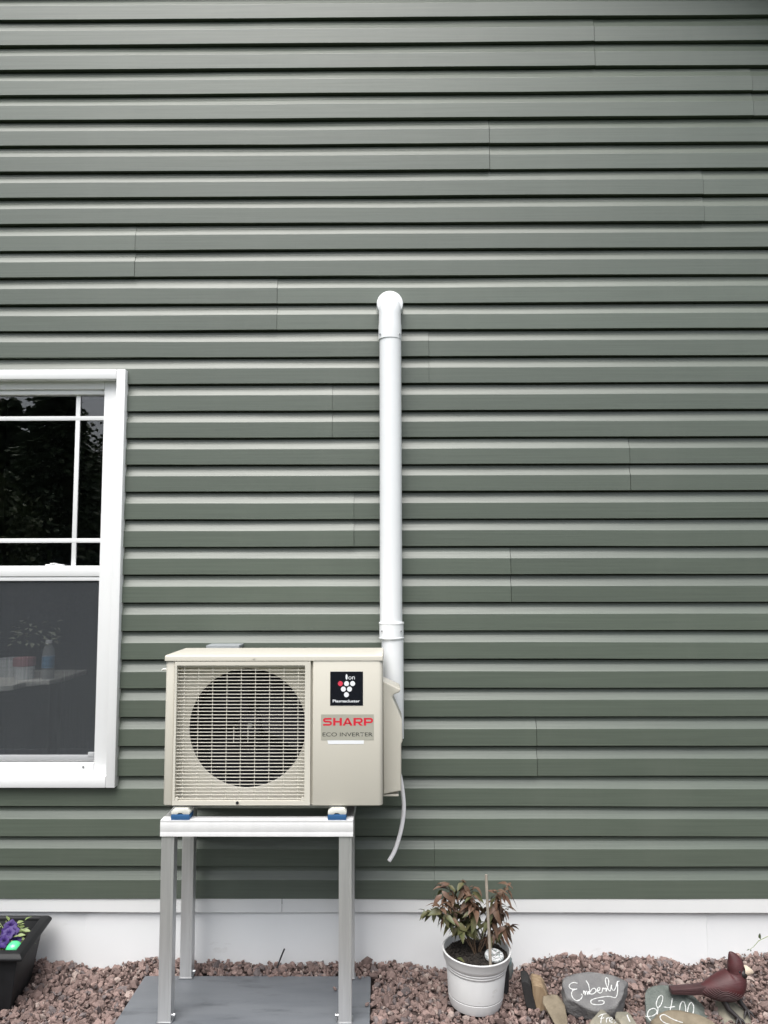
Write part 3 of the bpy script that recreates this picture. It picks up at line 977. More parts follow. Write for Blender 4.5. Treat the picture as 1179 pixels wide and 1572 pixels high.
yp = YF-0.002
bd = box('badge', -0.211, -0.0955, yp-0.0009, yp, 1.0585, 1.1765, M_BLACKST, ac)
yb2 = yp-0.0013
bxc, bw = -0.211, 0.1155
def bpos(u, v): return bxc+bw*(u-330)/470.0, 1.1765-0.118*(v-190)/473.0
for i, (u, v) in enumerate(((476, 357), (565, 357), (652, 357), (519, 434), (607, 434), (563, 512))):
    x, z = bpos(u, v)
    cyl_y('dot', x, z, 0.0088, yb2-0.0003, yb2+0.0003, M_INKPINK if i == 0 else M_INKW, bd, n=20)
x, z = bpos(565, 265)
prism('letter_i', [(x+0.0036*math.cos(a), z+0.0098*math.sin(a)*(1.0)) for a in [2*math.pi*k/14 for k in range(14)]], 'y', yb2-0.0003, yb2+0.0003, M_INKW, bd)
a_ = bpos(590, 300); b_ = bpos(683, 258)
text('lettering', 'on', a_[0], b_[0], a_[1], b_[1], yb2, M_INKW, bd, 0.0)
a_ = bpos(368, 618); b_ = bpos(755, 580)
text('lettering', 'Plasmacluster', a_[0], b_[0], a_[1], b_[1], yb2, M_INKW, bd, 0.018)
sk = box('logo_sticker', -0.2425, -0.0575, yp-0.0008, yp, 0.9400, 1.0285, M_STICK, ac)
# broad capitals S H A R P as outlines on a 10 x 6 cell
def stroke_letters():
    bm = bmesh.new()
    def poly(pts, ox, sx=1.0):
        vs = [bm.verts.new((ox+p[0]*sx, 0, p[1])) for p in pts]
        bm.faces.new(vs)
    def bar(x0, z0, x1, z1, ox): poly([(x0, z0), (x1, z0), (x1, z1), (x0, z1)], ox)
    def ring(cx, cz, rx0, rz0, rx1, rz1, a0, a1, ox, n=14):
        pr = None
        for k in range(n+1):
            a = R(a0+(a1-a0)*k/n)
            q = (bm.verts.new((ox+cx+rx0*math.cos(a), 0, cz+rz0*math.sin(a))), bm.verts.new((ox+cx+rx1*math.cos(a), 0, cz+rz1*math.sin(a))))
            if pr: bm.faces.new((pr[0], q[0], q[1], pr[1]))
            pr = q
    # S
    ox = 0
    ring(3.2, 4.25, 3.0, 1.75, 1.0, 0.45, 90, 270, ox); bar(3.2, 4.70, 9.0, 6.0, ox)
    bar(3.2, 2.5, 6.4, 3.8, ox); ring(6.4, 1.9, 3.0, 1.9, 1.0, 0.6, 90, -90, ox); bar(0.3, 0.0, 6.4, 1.3, ox)
    ox = 10.6   # H
    bar(0, 0, 2.4, 6, ox); bar(6.6, 0, 9.0, 6, ox); bar(2.4, 2.4, 6.6, 3.7, ox)
    ox = 20.2   # A
    poly([(0, 0), (2.5, 0), (6.1, 6), (4.3, 6)], ox); poly([(7.9, 0), (10.4, 0), (6.1, 6), (4.9, 5.0)], ox); bar(2.8, 1.3, 7.6, 2.4, ox)
    for ox, leg in ((31.4, True), (42.0, False)):   # R and P
        bar(0, 0, 2.4, 6, ox); bar(2.4, 4.75, 6.6, 6, ox); bar(2.4, 2.0, 6.6, 3.2, ox)
        ring(6.6, 4.0, 2.9, 2.0, 0.9, 0.75, 90, -90, ox)
        if leg: poly([(4.3, 2.0), (6.6, 2.0), (9.9, 0), (7.0, 0)], ox)
    return bm
bm = stroke_letters()
x0_, x1_, z0_, z1_ = -0.2365, -0.0600, 0.9895, 1.0160
k_ = (x1_-x0_)/51.5
for v in bm.verts: v.co = Vector((x0_+v.co.x*k_, yp-0.0011, z0_+v.co.z/6*(z1_-z0_)))
from_bm('lettering', bm, M_INKR, sk)
text('lettering', 'ECO INVERTER', -0.2370, -0.0615, 0.9525, 0.9660, yp-0.0011, M_INKG, sk, 0.004)
prism('barcode_strip', [(-0.2205, 0.9385), (-0.0925, 0.9385), (-0.0925, 0.9265), (-0.2170, 0.9260)], 'y', yp-0.0006, yp, M_INKW, ac, auto=None)

# ------------------------------------------------------------------ line-set cover, hose, wall box
ln = thing('line_set_pipe', 'white vertical pipe with elbow running up the green siding', 'pipe', (0.006, -0.055, 0.878))
pc = -0.056
ring_pts = lambda z0, z1: [(0.006, pc, z0), (0.006, pc, z1)]
tube('pipe', [(0.0045, pc, 1.29), (0.0045, pc, 2.50)], 0.0445, M_PVC, ln, n=48)
lathe('lower_pipe', [(0.0405, 0.878), (0.0435, 0.878), (0.0435, 1.27)], 0.010, pc, M_PVC, ln, n=48)
cpl = lathe('coupling', [(0.0445, 1.2645), (0.0495, 1.2645), (0.0500, 1.2660), (0.0500, 1.2700), (0.0482, 1.2715), (0.0482, 1.3215), (0.0500, 1.3230), (0.0500, 1.3280), (0.0495, 1.3295), (0.0440, 1.3295)], 0.006, pc, M_PVC, ln, n=48)
for sx in (-1, 1):
    cyl_y('screw', 0.006+sx*0.038, 1.296, 0.003, pc-0.036, pc-0.026, M_STEEL, cpl, n=10)
path = [(0.003, pc, 2.473), (0.003, pc, 2.53), (0.003, pc, 2.545), (0.003, pc, 2.58)] + [(0.003, pc+0.050*(1-math.cos(R(a))), 2.58+0.050*math.sin(R(a))) for a in range(10, 91, 10)] + [(0.003, 0.012, 2.63)]
rad = [0.0472, 0.0472, 0.0455, 0.0450] + [0.0450]*9 + [0.0450]
el = tube('elbow', path, rad, M_PVC, ln, n=48)
cyl_y('wall_flange', 0.003, 2.630, 0.0545, -0.050, 0.012, M_PVC, el, n=48, bev=0.006)
for sx in (-1, 1):
    cyl_y('screw', 0.003+sx*0.040, 2.490, 0.003, pc-0.032, pc-0.022, M_STEEL, el, n=10)
hp = []
ctrl = [(0.018, -0.17, 0.86), (0.026, -0.160, 0.80), (0.041, -0.15, 0.735), (0.0505, -0.15, 0.652), (0.0460, -0.15, 0.590), (0.033, -0.15, 0.533), (0.015, -0.152, 0.482), (-0.006, -0.155, 0.447)]
for i in range(len(ctrl)-1):
    p0, p1, p2, p3 = [Vector(ctrl[max(0, min(len(ctrl)-1, i+d))]) for d in (-1, 0, 1, 2)]
    for k in range(6):
        t = k/6
        hp.append(0.5*((2*p1)+(p2-p0)*t+(2*p0-5*p1+4*p2-p3)*t*t+(3*p1-p0-3*p2+p3)*t*t*t))
hp.append(Vector(ctrl[-1]))
ho = tube('drain_hose', hp, 0.0080, M_HOSE, None, n=16, cap=False)
ho.modifiers.new('wall', 'SOLIDIFY').thickness = 0.002
setp(ho, 'clear plastic drain hose curving down below the air conditioner', 'hose')
db = thing('disconnect_box', 'grey metal box on the wall just behind the air conditioner lid', 'electrical box', (-0.655, -0.05, 1.0))
box('body', -0.716, -0.596, -0.085, 0.006, 1.02, 1.228, M_GREYBOX, db, r=0.003)
prism('hood', [(-0.092, 1.2285), (0.004, 1.2285), (0.004, 1.2410), (-0.090, 1.2415), (-0.092, 1.2405)], 'x', -0.721, -0.591, M_GREYBOX, db, r=0.001)

# ------------------------------------------------------------------ black planter with petunias
pl = thing('planter', 'black plastic trough planter standing in gravel at the left edge', 'planter', (-1.63, -0.19, 0.0))
ca_, sa_ = math.cos(R(-6.5)), math.sin(R(-6.5))


def prot(u, v):          # planter frame: u from the right-hand end leftwards (negative), v depth
    return (-1.285 + u*ca_ + v*sa_, -0.348 + u*sa_*0.0 + v*ca_*0.985)


def ploop(u0, u1, v0, v1, z):
    return [(*prot(u0, v0), z), (*prot(u1, v0), z), (*prot(u1, v1), z), (*prot(u0, v1), z)]


def shell(name, loops, m, parent, close=False, bev=0.003):
    bm = bmesh.new()
    rs = [[bm.verts.new(p) for p in lp] for lp in loops]
    for a, b in zip(rs, rs[1:]):
        for k in range(4):
            bm.faces.new((a[k], a[(k+1) % 4], b[(k+1) % 4], b[k]))
    if close:
        bm.faces.new(rs[0][::-1]); bm.faces.new(rs[-1])
    bmesh.ops.recalc_face_normals(bm, faces=bm.faces)
    if bev: bmesh.ops.bevel(bm, geom=list(bm.edges), offset=bev, segments=2, profile=0.5, affect='EDGES')
    return from_bm(name, bm, m, parent, auto=40)


U0 = -0.68
shell('tub', [ploop(U0+.06, -.055, .055, .272, -.02), ploop(U0+.02, -.022, .022, .310, .188), ploop(U0+.03, -.034, .034, .298, .188), ploop(U0+.04, -.045, .045, .285, .10)], M_PLANTER, pl)
shell('rim', [ploop(U0+.022, -.024, .024, .308, .176), ploop(U0, 0, 0, .335, .176), ploop(U0, 0, 0, .335, .184), ploop(U0+.012, -.010, .010, .324, .197), ploop(U0+.030, -.030, .030, .304, .202), ploop(U0+.036, -.036, .036, .298, .196), ploop(U0+.036, -.036, .036, .298, .186)], M_PLANTER, pl, bev=0.002)
bm = bmesh.new()
bmesh.ops.create_grid(bm, x_segments=40, y_segments=20, size=1)
for v in bm.verts:
    u = U0+.045 + (v.co.x+1)/2*(-.048-U0-.045); q = .048+(v.co.y+1)/2*(.284-.048)
    x, y = prot(u, q)
    v.co = Vector((x, y, 0.150+0.012*mnoise.noise(Vector((x*18, y*18, 0)))+0.005*mnoise.noise(Vector((x*70, y*70, 0)))))
from_bm('soil', bm, M_SOIL, pl, smooth=True)
PL = [leaf_mesh('leaf', w_, c_, 0.35, M_LF_GREEN, k) for k, (w_, c_) in enumerate(((0.5, 0.2), (0.6, 0.4), (0.45, 0.05)))]


def petunia(name, label, x, y, hgt, nl, nf, spread, seed, flat=False):
    rr = random.Random(seed)
    t = thing(name, label, 'plant', (x, y, 0.15), 'plants in the black planter')
    for k in range(4):
        a = rr.uniform(0, 6.28)
        tube('stem', [(x, y, 0.145), (x+spread*.4*math.cos(a), y+spread*.4*math.sin(a), 0.15+hgt*.6), (x+spread*.8*math.cos(a), y+spread*.8*math.sin(a), 0.15+hgt)], [0.002, 0.0018, 0.0012], M_LF_GREEN, t, n=6)
    for k in range(nl):
        a, e = rr.uniform(0, 6.28), rr.uniform(0, 1)
        q = spread*rr.uniform(0.1, 1)
        inst('leaf', rr.choice(PL), (x+q*math.cos(a), y+q*math.sin(a), 0.155+hgt*e), aim((math.cos(a), math.sin(a), rr.uniform(-.2, .6)), rr.uniform(-.6, .6)), (rr.uniform(.018, .032),)*3, t)
    for k in range(nf):
        a = rr.uniform(0, 6.28)
        q = spread*rr.uniform(0.0, .9)
        c = Vector((x+q*math.cos(a), y+q*math.sin(a)-0.01, 0.165+hgt*rr.uniform(.45, 1)))
        d = Vector((rr.uniform(-.5, .5), -1, rr.uniform(.2, .9))).normalized()
        ux = d.orthogonal().normalized(); uy = d.cross(ux)
        bm = bmesh.new()
        ce = bm.verts.new(c-d*0.010)
        rg = [[bm.verts.new(c + (ux*math.cos(p)+uy*math.sin(p))*r_*(1+0.13*math.cos(5*p)) + d*(h_+0.0022*math.cos(10*p)*(r_ > .01))) for p in [2*math.pi*i/20 for i in range(20)]] for r_, h_ in ((0.005, 0), (0.013, 0.004), (0.021, 0.002))]
        for i in range(20):
            bm.faces.new((ce, rg[0][i], rg[0][(i+1) % 20]))
            for A_, B_ in zip(rg, rg[1:]): bm.faces.new((A_[i], B_[i], B_[(i+1) % 20], A_[(i+1) % 20]))
        from_bm('flower', bm, M_PETAL, t, smooth=True)
    return t


petunia('petunia', 'purple petunia in bloom at the left end of the black planter', -1.402, -0.225, 0.055, 40, 7, 0.045, 3)
petunia('petunia', 'pale green sprout beside the green ball in the black planter', -1.345, -0.215, 0.03, 16, 0, 0.028, 7)
petunia('petunia', 'leafy green petunia at the back of the black planter', -1.43, -0.14, 0.06, 55, 2, 0.055, 9)
bm = bmesh.new()
bmesh.ops.create_uvsphere(bm, u_segments=24, v_segments=14, radius=1)
for v in bm.verts: v.co = Vector((-1.358+v.co.x*0.028, -0.255+v.co.y*0.026, 0.180+v.co.z*0.022))
setp(from_bm('ball', bm, M_GREENBALL, smooth=True), 'bright green shiny ball lying on soil in black planter', 'ball')

# ------------------------------------------------------------------ white pot with bronze-leaved shrub
PX, PY = 0.302, -0.252
TL = (0.03, -0.03)
pot = thing('plant_pot', 'round white plastic pot standing in the gravel', 'pot', (PX, PY, -0.005))
lathe('saucer', [(0.078, -0.008), (0.090, -0.004), (0.0955, 0.010), (0.0985, 0.0315), (0.0975, 0.0325), (0.094, 0.0327)], PX, PY, M_POT, pot, n=56, tilt=TL)
lathe('body', [(0.092, 0.030), (0.094, 0.0345), (0.0975, 0.0348), (0.0987, 0.0355), (0.1055, 0.118), (0.1050, 0.120), (0.1075, 0.1225), (0.1085, 0.128), (0.1075, 0.1295), (0.1095, 0.132), (0.1105, 0.137), (0.1095, 0.1385), (0.1125, 0.143), (0.1185, 0.155), (0.1205, 0.176), (0.1225, 0.1785), (0.1225, 0.1815), (0.1205, 0.1830), (0.1165, 0.1815), (0.1145, 0.160), (0.108, 0.130)], PX, PY, M_POT, pot, n=64, tilt=TL)
lathe('seam_ring', [(0.0968, 0.0310), (0.0968, 0.0352)], PX, PY, M_POTGAP, pot, n=56, tilt=TL)
bm = bmesh.new()
bmesh.ops.create_circle(bm, cap_ends=False, segments=64, radius=0.1125)
fc = bm.faces.new(bm.verts)
bmesh.ops.poke(bm, faces=[fc])
bmesh.ops.subdivide_edges(bm, edges=bm.edges, cuts=9, use_grid_fill=True)
for v in bm.verts:
    x, y = v.co.x, v.co.y
    d = math.hypot(x, y)/0.1125
    v.co = Vector((PX+0.005+x, PY-0.004+y, 0.158 - TL[0]*x - TL[1]*y + 0.006*(1-d) + 0.007*mnoise.noise(Vector((x*40, y*40, 2)))+0.004*mnoise.noise(Vector((x*120, y*120, 2)))))
from_bm('soil', bm, M_SOIL, pot, smooth=True)

ang, rd = rng.uniform(0, 6.28, 420), 0.107*np.sqrt(rng.random(420))
xx, yy = rd*np.cos(ang), rd*np.sin(ang)
v_, f_ = stones(np.stack([PX+0.005+xx, PY-0.004+yy, 0.162-TL[0]*xx-TL[1]*yy+0.005*(1-rd/0.11)], 1), rng.uniform(0.0018, 0.0058, 420))
setp(from_arr('soil_crumbs', v_, f_, M_SOIL, pot), kind='stuff')

sh = thing('potted_shrub', 'young shrub with bronze and olive leaves growing in white pot', 'shrub', (PX, PY, 0.16))
LV = [leaf_mesh('leaf', w_, c_, f_, m_, k) for k, (w_, c_, f_, m_) in enumerate(((0.46, 0.35, 0.5, M_LF_BRONZE), (0.42, 0.55, 0.4, M_LF_BRONZE), (0.50, 0.3, 0.3, M_LF_OLIVE), (0.44, 0.5, 0.5, M_LF_OLIVE), (0.38, 0.8, 0.3, M_LF_BRONZE)))]
rs = random.Random(21)
BR = [  # branch tips (x, y, z) and where each starts
    [(0.30, -0.27, 0.165), (0.275, -0.275, 0.225), (0.235, -0.27, 0.285), (0.195, -0.26, 0.345), (0.178, -0.255, 0.405)],
    [(0.30, -0.27, 0.165), (0.265, -0.26, 0.24), (0.215, -0.25, 0.285), (0.165, -0.25, 0.305), (0.125, -0.25, 0.305)],
    [(0.30, -0.25, 0.165), (0.285, -0.25, 0.25), (0.272, -0.25, 0.33), (0.262, -0.26, 0.385), (0.258, -0.262, 0.418)],
    [(0.305, -0.25, 0.165), (0.30, -0.24, 0.24), (0.285, -0.235, 0.32), (0.30, -0.23, 0.385)],
    [(0.315, -0.24, 0.165), (0.335, -0.24, 0.24), (0.365, -0.24, 0.31), (0.402, -0.245, 0.365), (0.425, -0.25, 0.396)],
    [(0.32, -0.25, 0.165), (0.35, -0.255, 0.22), (0.392, -0.26, 0.25), (0.430, -0.265, 0.262)],
    [(0.315, -0.245, 0.165), (0.345, -0.25, 0.245), (0.38, -0.25, 0.29), (0.420, -0.25, 0.318)],
    [(0.30, -0.25, 0.165), (0.26, -0.23, 0.26), (0.225, -0.22, 0.33), (0.212, -0.22, 0.385)],
    [(0.305, -0.26, 0.165), (0.29, -0.275, 0.26), (0.30, -0.285, 0.33), (0.29, -0.285, 0.375)],
    [(0.30, -0.26, 0.165), (0.25, -0.28, 0.25), (0.205, -0.29, 0.30), (0.17, -0.29, 0.345)],
    [(0.315, -0.25, 0.165), (0.35, -0.26, 0.26), (0.375, -0.27, 0.335), (0.378, -0.27, 0.385)],
]
for bi, br in enumerate(BR):
    tube('stem', br, [0.0021*(1-0.6*i/(len(br)-1)) for i in range(len(br))], M_STEM, sh, n=7)
    pv = [Vector(p) for p in br]
    segs = len(pv)-1
    nn = 14
    for k in range(nn):
        t = 0.34 + 0.66*k/(nn-1)
        i = min(segs-1, int(t*segs)); f_ = t*segs-i
        p = pv[i].lerp(pv[i+1], f_)
        for q in range(2):
            a = k*1.9 + q*math.pi + rs.uniform(-.5, .5)
            droop = rs.uniform(-0.9, 0.15) if t < 0.9 else rs.uniform(-0.5, 0.8)
            olive = rs.random() < ((0.85 if p.z < 0.32 else 0.15) if bi not in (4, 5, 6, 10) else 0.12)
            me = rs.choice(LV[2:4]) if olive else LV[rs.choice((0, 1, 4))]
            L_ = rs.uniform(0.030, 0.060)*(0.75 if t > 0.93 else 1)
            inst('leaf', me, p+Vector((rs.uniform(-.004, .004), rs.uniform(-.004, .004), 0)), aim((math.cos(a), 0.8*math.sin(a), droop), rs.uniform(-.7, .7)), (L_,)*3, sh)
stake = tube('plant_stake', [(0.347, -0.345, 0.120), (0.3455, -0.335, 0.22), (0.342, -0.325, 0.31), (0.339, -0.318, 0.42), (0.338, -0.315, 0.458)], [0.0052, 0.0054, 0.0050, 0.0052, 0.0048], M_STAKE, n=12)
setp(stake, 'thin grey wooden stake stuck upright in the white pot', 'stake')
setp(inst('fallen_leaf', LV[2], (0.232, -0.305, 0.171), aim((0.6, -0.5, 0.1)), (0.035,)*3), 'single green leaf lying on the soil in white pot', 'leaf')

# ------------------------------------------------------------------ rocks


def rock(name, label, cat, cx, cy, cz, ax, ay, az, m, seed, n=(0, -0.64, 0.77), roll=0.0, cuts=7, rough=0.10, sub=4, group=None, outline=None):
    """stone flattened along n (its broad face), ax half width, ay half height of the face, az half thickness"""
    rr = random.Random(seed)
    N_ = Vector(n).normalized()
    U = Vector((1, 0, 0)); U = (U - N_*U.dot(N_)).normalized()
    Vv = N_.cross(U)
    c, s_ = math.cos(roll), math.sin(roll)
    U, Vv = U*c+Vv*s_, Vv*c-U*s_
    bm = bmesh.new()
    bmesh.ops.create_icosphere(bm, subdivisions=sub, radius=1)
    planes = [(Vector((rr.gauss(0, 1), rr.gauss(0, 1), rr.gauss(0, .55))).normalized(), rr.uniform(0.70, 0.92)) for _ in range(cuts)]
    planes.append((Vector((rr.uniform(-.1, .1), rr.uniform(-.1, .1), 1)).normalized(), 0.62))
    for v in bm.verts:
        p = v.co.copy()
        # squarish outline: widen the corners, then cut facets
        p *= 1.12
        for pn, d in planes:
            e = p.dot(pn)-d
            if e > 0: p -= pn*e*0.985
        p *= 1 + rough*mnoise.noise(p*1.7+Vector((seed, 0, 0))) + rough*0.5*mnoise.noise(p*4+Vector((seed, 0, 3))) + 0.022*mnoise.noise(p*13+Vector((seed, 2, 3)))
        if outline:
            a = math.atan2(p.y, p.x)
            k = 1.0
            for (aa, amp, wd) in outline:
                d_ = (a-aa+math.pi) % (2*math.pi)-math.pi
                k += amp*math.exp(-(d_/wd)**2)
            p.x *= k; p.y *= k
        v.co = Vector((cx, cy, cz)) + U*p.x*ax + Vv*p.y*ay + N_*p.z*az
    o = from_bm(name, bm, m, smooth=True)
    setp(o, label, cat, group)
    return o, (Vector((cx, cy, cz)), U, Vv, N_)


def paint(o, strokes, width, name='painted_lettering', m=None):
    """lay thin raised paint strokes, given as world points near the face seen from the front, on the surface of stone o"""
    me = o.data
    bvh = BVHTree.FromPolygons([v.co+o.location for v in me.vertices], [tuple(p.vertices) for p in me.polygons])
    bm = bmesh.new()
    for st_ in strokes:
        # smooth the stroke
        q = [Vector((*p, 0)) for p in st_]
        sm = []
        for i in range(len(q)-1):
            p0, p1, p2, p3 = q[max(0, i-1)], q[i], q[i+1], q[min(len(q)-1, i+2)]
            for k in range(5):
                t = k/5
                sm.append(0.5*((2*p1)+(p2-p0)*t+(2*p0-5*p1+4*p2-p3)*t*t+(3*p1-p0-3*p2+p3)*t*t*t))
        sm.append(q[-1])
        run = []
        def flush(run):
            if len(run) > 1:
                bm_tube(bm, run, [width*(0.55+0.7*random.random()) for _ in run], 6)
        for p in sm:
            d = (fw*1181.0 + rt*(p.x-589.5) - up*(p.y-786)).normalized()
            hit, nrm, idx, dist = bvh.ray_cast(CAM, d)
            if hit is None:
                flush(run); run = []
            else:
                run.append(hit - nrm*0.0 - d*0.0002)
        flush(run)
    if len(bm.verts) == 0: return None
    return from_bm(name, bm, m or M_PAINT, o, smooth=True)


Z1 = lambda pts: [(790+x/6.205, 1480+y/6.205) for x, y in pts]      # strokes traced as picture positions, laid on the stones by paint()
Z2 = lambda pts: [(780+x/2.955, 1400+y/2.955) for x, y in pts]
emb, _ = rock('painted_stone', 'rounded grey stone with one long white handwritten word', 'stone', 0.708, -0.320, 0.050, 0.128, 0.066, 0.055, M_ROCKG, 5, roll=0.03, rough=0.07, cuts=5, outline=[(2.6, 0.06, .5), (0.0, 0.03, .5)])
paint(emb, [Z1(p) for p in (
    [(598, 183), (560, 176), (525, 195), (522, 222), (550, 240), (596, 238), (560, 248), (543, 275), (552, 318), (590, 350), (628, 335), (645, 305), (636, 285)],
    [(655, 283), (660, 255), (669, 268), (672, 295), (680, 262), (690, 262), (697, 292), (706, 262), (716, 290)],
    [(680, 158), (703, 195), (713, 240), (720, 283), (750, 283), (776, 258), (764, 232), (738, 238), (722, 264)],
    [(785, 262), (808, 248), (812, 226), (796, 226), (788, 255), (808, 276), (832, 266), (842, 228), (852, 238), (868, 230), (872, 262)],
    [(872, 262), (892, 205), (896, 155), (878, 130), (864, 150), (878, 210), (908, 258), (924, 200)],
    [(922, 200), (928, 240), (948, 250), (966, 215), (978, 172), (1000, 162)],
    [(978, 172), (982, 230), (976, 292), (956, 320), (900, 308), (828, 316), (756, 332), (726, 352), (738, 380), (790, 388), (842, 380), (852, 356), (822, 348), (796, 354)])], 0.0017)
stl, _ = rock('painted_stone', 'greenish stone with white painted letters below the red bird', 'stone', 0.968, -0.360, 0.006, 0.130, 0.082, 0.050, M_ROCKGR, 12, n=(0, -0.7, 0.71), rough=0.06, cuts=5, outline=[(1.6, 0.06, .7)])
paint(stl, [Z2(p) for p in (
    [(604, 462), (628, 474), (660, 470), (676, 452), (662, 438), (640, 446), (632, 468), (644, 490), (664, 500)],
    [(668, 500), (676, 470), (680, 440), (672, 420), (680, 392), (694, 378), (702, 390), (694, 420), (680, 436)],
    [(745, 392), (741, 418), (735, 446)], [(706, 431), (728, 434), (757, 429)],
    [(778, 462), (780, 425), (790, 407), (800, 412), (806, 440), (804, 464)],
    [(812, 470), (818, 430), (830, 411), (841, 425), (841, 450), (834, 478)])], 0.0017)
tan, _ = rock('painted_stone', 'tan pointed stone with white swirl in front of the greenish stone', 'stone', 1.005, -0.450, 0.006, 0.122, 0.050, 0.036, M_ROCKT, 31, n=(0, -0.6, 0.8), roll=-0.20, rough=0.08, cuts=6)
paint(tan, [Z2(p) for p in ([(792, 502), (765, 494), (738, 482), (708, 466), (690, 474), (696, 492), (716, 506), (740, 512)],)], 0.0018)
fr_, _ = rock('painted_stone', 'small pale stone with white letters just below the rounded grey stone', 'stone', 0.708, -0.440, 0.004, 0.068, 0.062, 0.030, M_ROCKP, 44, n=(0, -0.6, 0.8), rough=0.06, cuts=5)
paint(fr_, [Z2(p) for p in (
    [(432, 462), (424, 480), (420, 506)], [(408, 476), (424, 466), (446, 462)], [(418, 484), (436, 480)],
    [(446, 482), (446, 502)], [(446, 488), (454, 480), (460, 482)],
    [(462, 494), (472, 488), (470, 479), (461, 484), (462, 498), (474, 500)],
    [(490, 480), (480, 482), (482, 490), (490, 496), (482, 504)], [(496, 504), (496, 484), (504, 480), (510, 500)])], 0.0014)
wd2, _ = rock('painted_stone', 'narrow pale stone with one white line, between two lettered stones', 'stone', 0.800, -0.440, 0.006, 0.030, 0.068, 0.026, M_ROCKP, 51, n=(0, -0.6, 0.8), roll=0.45, rough=0.08, cuts=6)
paint(wd2, [Z2(p) for p in ([(540, 468), (546, 484), (554, 500)],)], 0.0022)
pal, _ = rock('stone', 'pale greenish stone under the feet of the red bird', 'stone', 1.168, -0.360, 0.000, 0.064, 0.068, 0.045, M_ROCKP, 63, n=(0.1, -0.45, 0.9), rough=0.09, cuts=7)
bot_, _ = rock('painted_stone', 'cream stone with a white curve at the bottom right below the bird', 'stone', 1.185, -0.465, -0.004, 0.055, 0.040, 0.035, M_ROCKP, 71, n=(0, -0.5, 0.87), rough=0.07, cuts=5)
paint(bot_, [Z2(p) for p in ([(1074, 510), (1082, 502), (1096, 499), (1108, 505)],)], 0.0022)
rock('stone', 'flat tan chip of stone beside the charred wood block', 'stone', 0.564, -0.362, 0.026, 0.036, 0.060, 0.014, M_ROCKT, 82, n=(0.15, -0.62, 0.77), roll=0.30, rough=0.06, cuts=8)

# ------------------------------------------------------------------ split wood block
wb = thing('wood_block', 'split wood block with one charred black end in the gravel', 'wood', (0.498, -0.25, 0.0))
def wpt(u, v, h):        # u across, v towards the wall, h up; leaning back a little
    return Vector((0.487+u*0.93+v*0.10-h*0.22, -0.300+v*0.93-u*0.35+h*0.16, 0.000+h-0.10*u))
def slab(name, u0, u1, top, m, seed):
    rr = random.Random(seed)
    bm = bmesh.new()
    out = []
    prof = [(0.0, 0.0), (1.0, -0.012), (1.0, 0.60), (0.94, 0.86), (0.8, 0.97), (0.5, 1.0), (0.2, 0.97), (0.06, 0.86), (0.0, 0.60)]
    A_ = [bm.verts.new(wpt(u0+p*(u1-u0)+rr.uniform(-.001, .001), 0, q*top+rr.uniform(-.002, .002))) for p, q in prof]
    B_ = [bm.verts.new(wpt(u0+p*(u1-u0)+rr.uniform(-.001, .001), 0.085, q*top+rr.uniform(-.002, .002))) for p, q in prof]
    bm.faces.new(A_); bm.faces.new(B_[::-1])
    for i in range(len(A_)):
        j = (i+1) % len(A_)
        bm.faces.new((A_[i], B_[i], B_[j], A_[j]))
    bmesh.ops.recalc_face_normals(bm, faces=bm.faces)
    bmesh.ops.bevel(bm, geom=list(bm.edges), offset=0.0015, segments=1, affect='EDGES')
    return from_bm(name, bm, m, wb)
slab('charred_end', -0.012, 0.0245, 0.085, M_CHAR, 4)
slab('split_face', 0.0250, 0.078, 0.084, M_WOODT, 5)

# ------------------------------------------------------------------ cardinal statue
bd_ = thing('bird_figurine', 'dark red cardinal statue with pointed crest perched on a stone', 'bird statue', (1.16, -0.36, 0.045))
BY = -0.355
def ellip_rings(path):
    """path of (x, z, half height, half depth, lean): closed body skin swept along it"""
    bm = bmesh.new()
    rgs = []
    n = 28
    for i, (x, z, h, d, an) in enumerate(path):
        ux, uz = -math.sin(an), math.cos(an)
        rgs.append([bm.verts.new((x+ux*h*math.cos(a), BY+d*math.sin(a), z+uz*h*math.cos(a))) for a in [2*math.pi*k/n for k in range(n)]])
    for a, b in zip(rgs, rgs[1:]):
        for k in range(n): bm.faces.new((a[k], a[(k+1) % n], b[(k+1) % n], b[k]))
    bm.faces.new(rgs[0][::-1]); bm.faces.new(rgs[-1])
    bmesh.ops.recalc_face_normals(bm, faces=bm.faces)
    return bm
body = [(1.056, 0.091, 0.010, 0.012, 0.0), (1.075, 0.094, 0.020, 0.022, -0.1), (1.095, 0.098, 0.031, 0.032, -0.15), (1.118, 0.101, 0.042, 0.042, -0.15), (1.143, 0.103, 0.050, 0.048, -0.05), (1.165, 0.106, 0.053, 0.050, 0.15),
        (1.183, 0.116, 0.049, 0.047, 0.55), (1.191, 0.133, 0.038, 0.039, 1.1), (1.191, 0.150, 0.029, 0.031, 1.5), (1.189, 0.165, 0.028, 0.029, 1.7), (1.186, 0.180, 0.0285, 0.026, 1.95), (1.182, 0.192, 0.0230, 0.020, 2.1), (1.177, 0.203, 0.0160, 0.013, 2.2), (1.169, 0.218, 0.004, 0.004, 2.2)]
bm = ellip_rings(body)
bo = from_bm('body', bm, M_BIRD, bd_, smooth=True)
mo = bo.modifiers.new('smooth', 'SUBSURF'); mo.levels = 1; mo.render_levels = 1
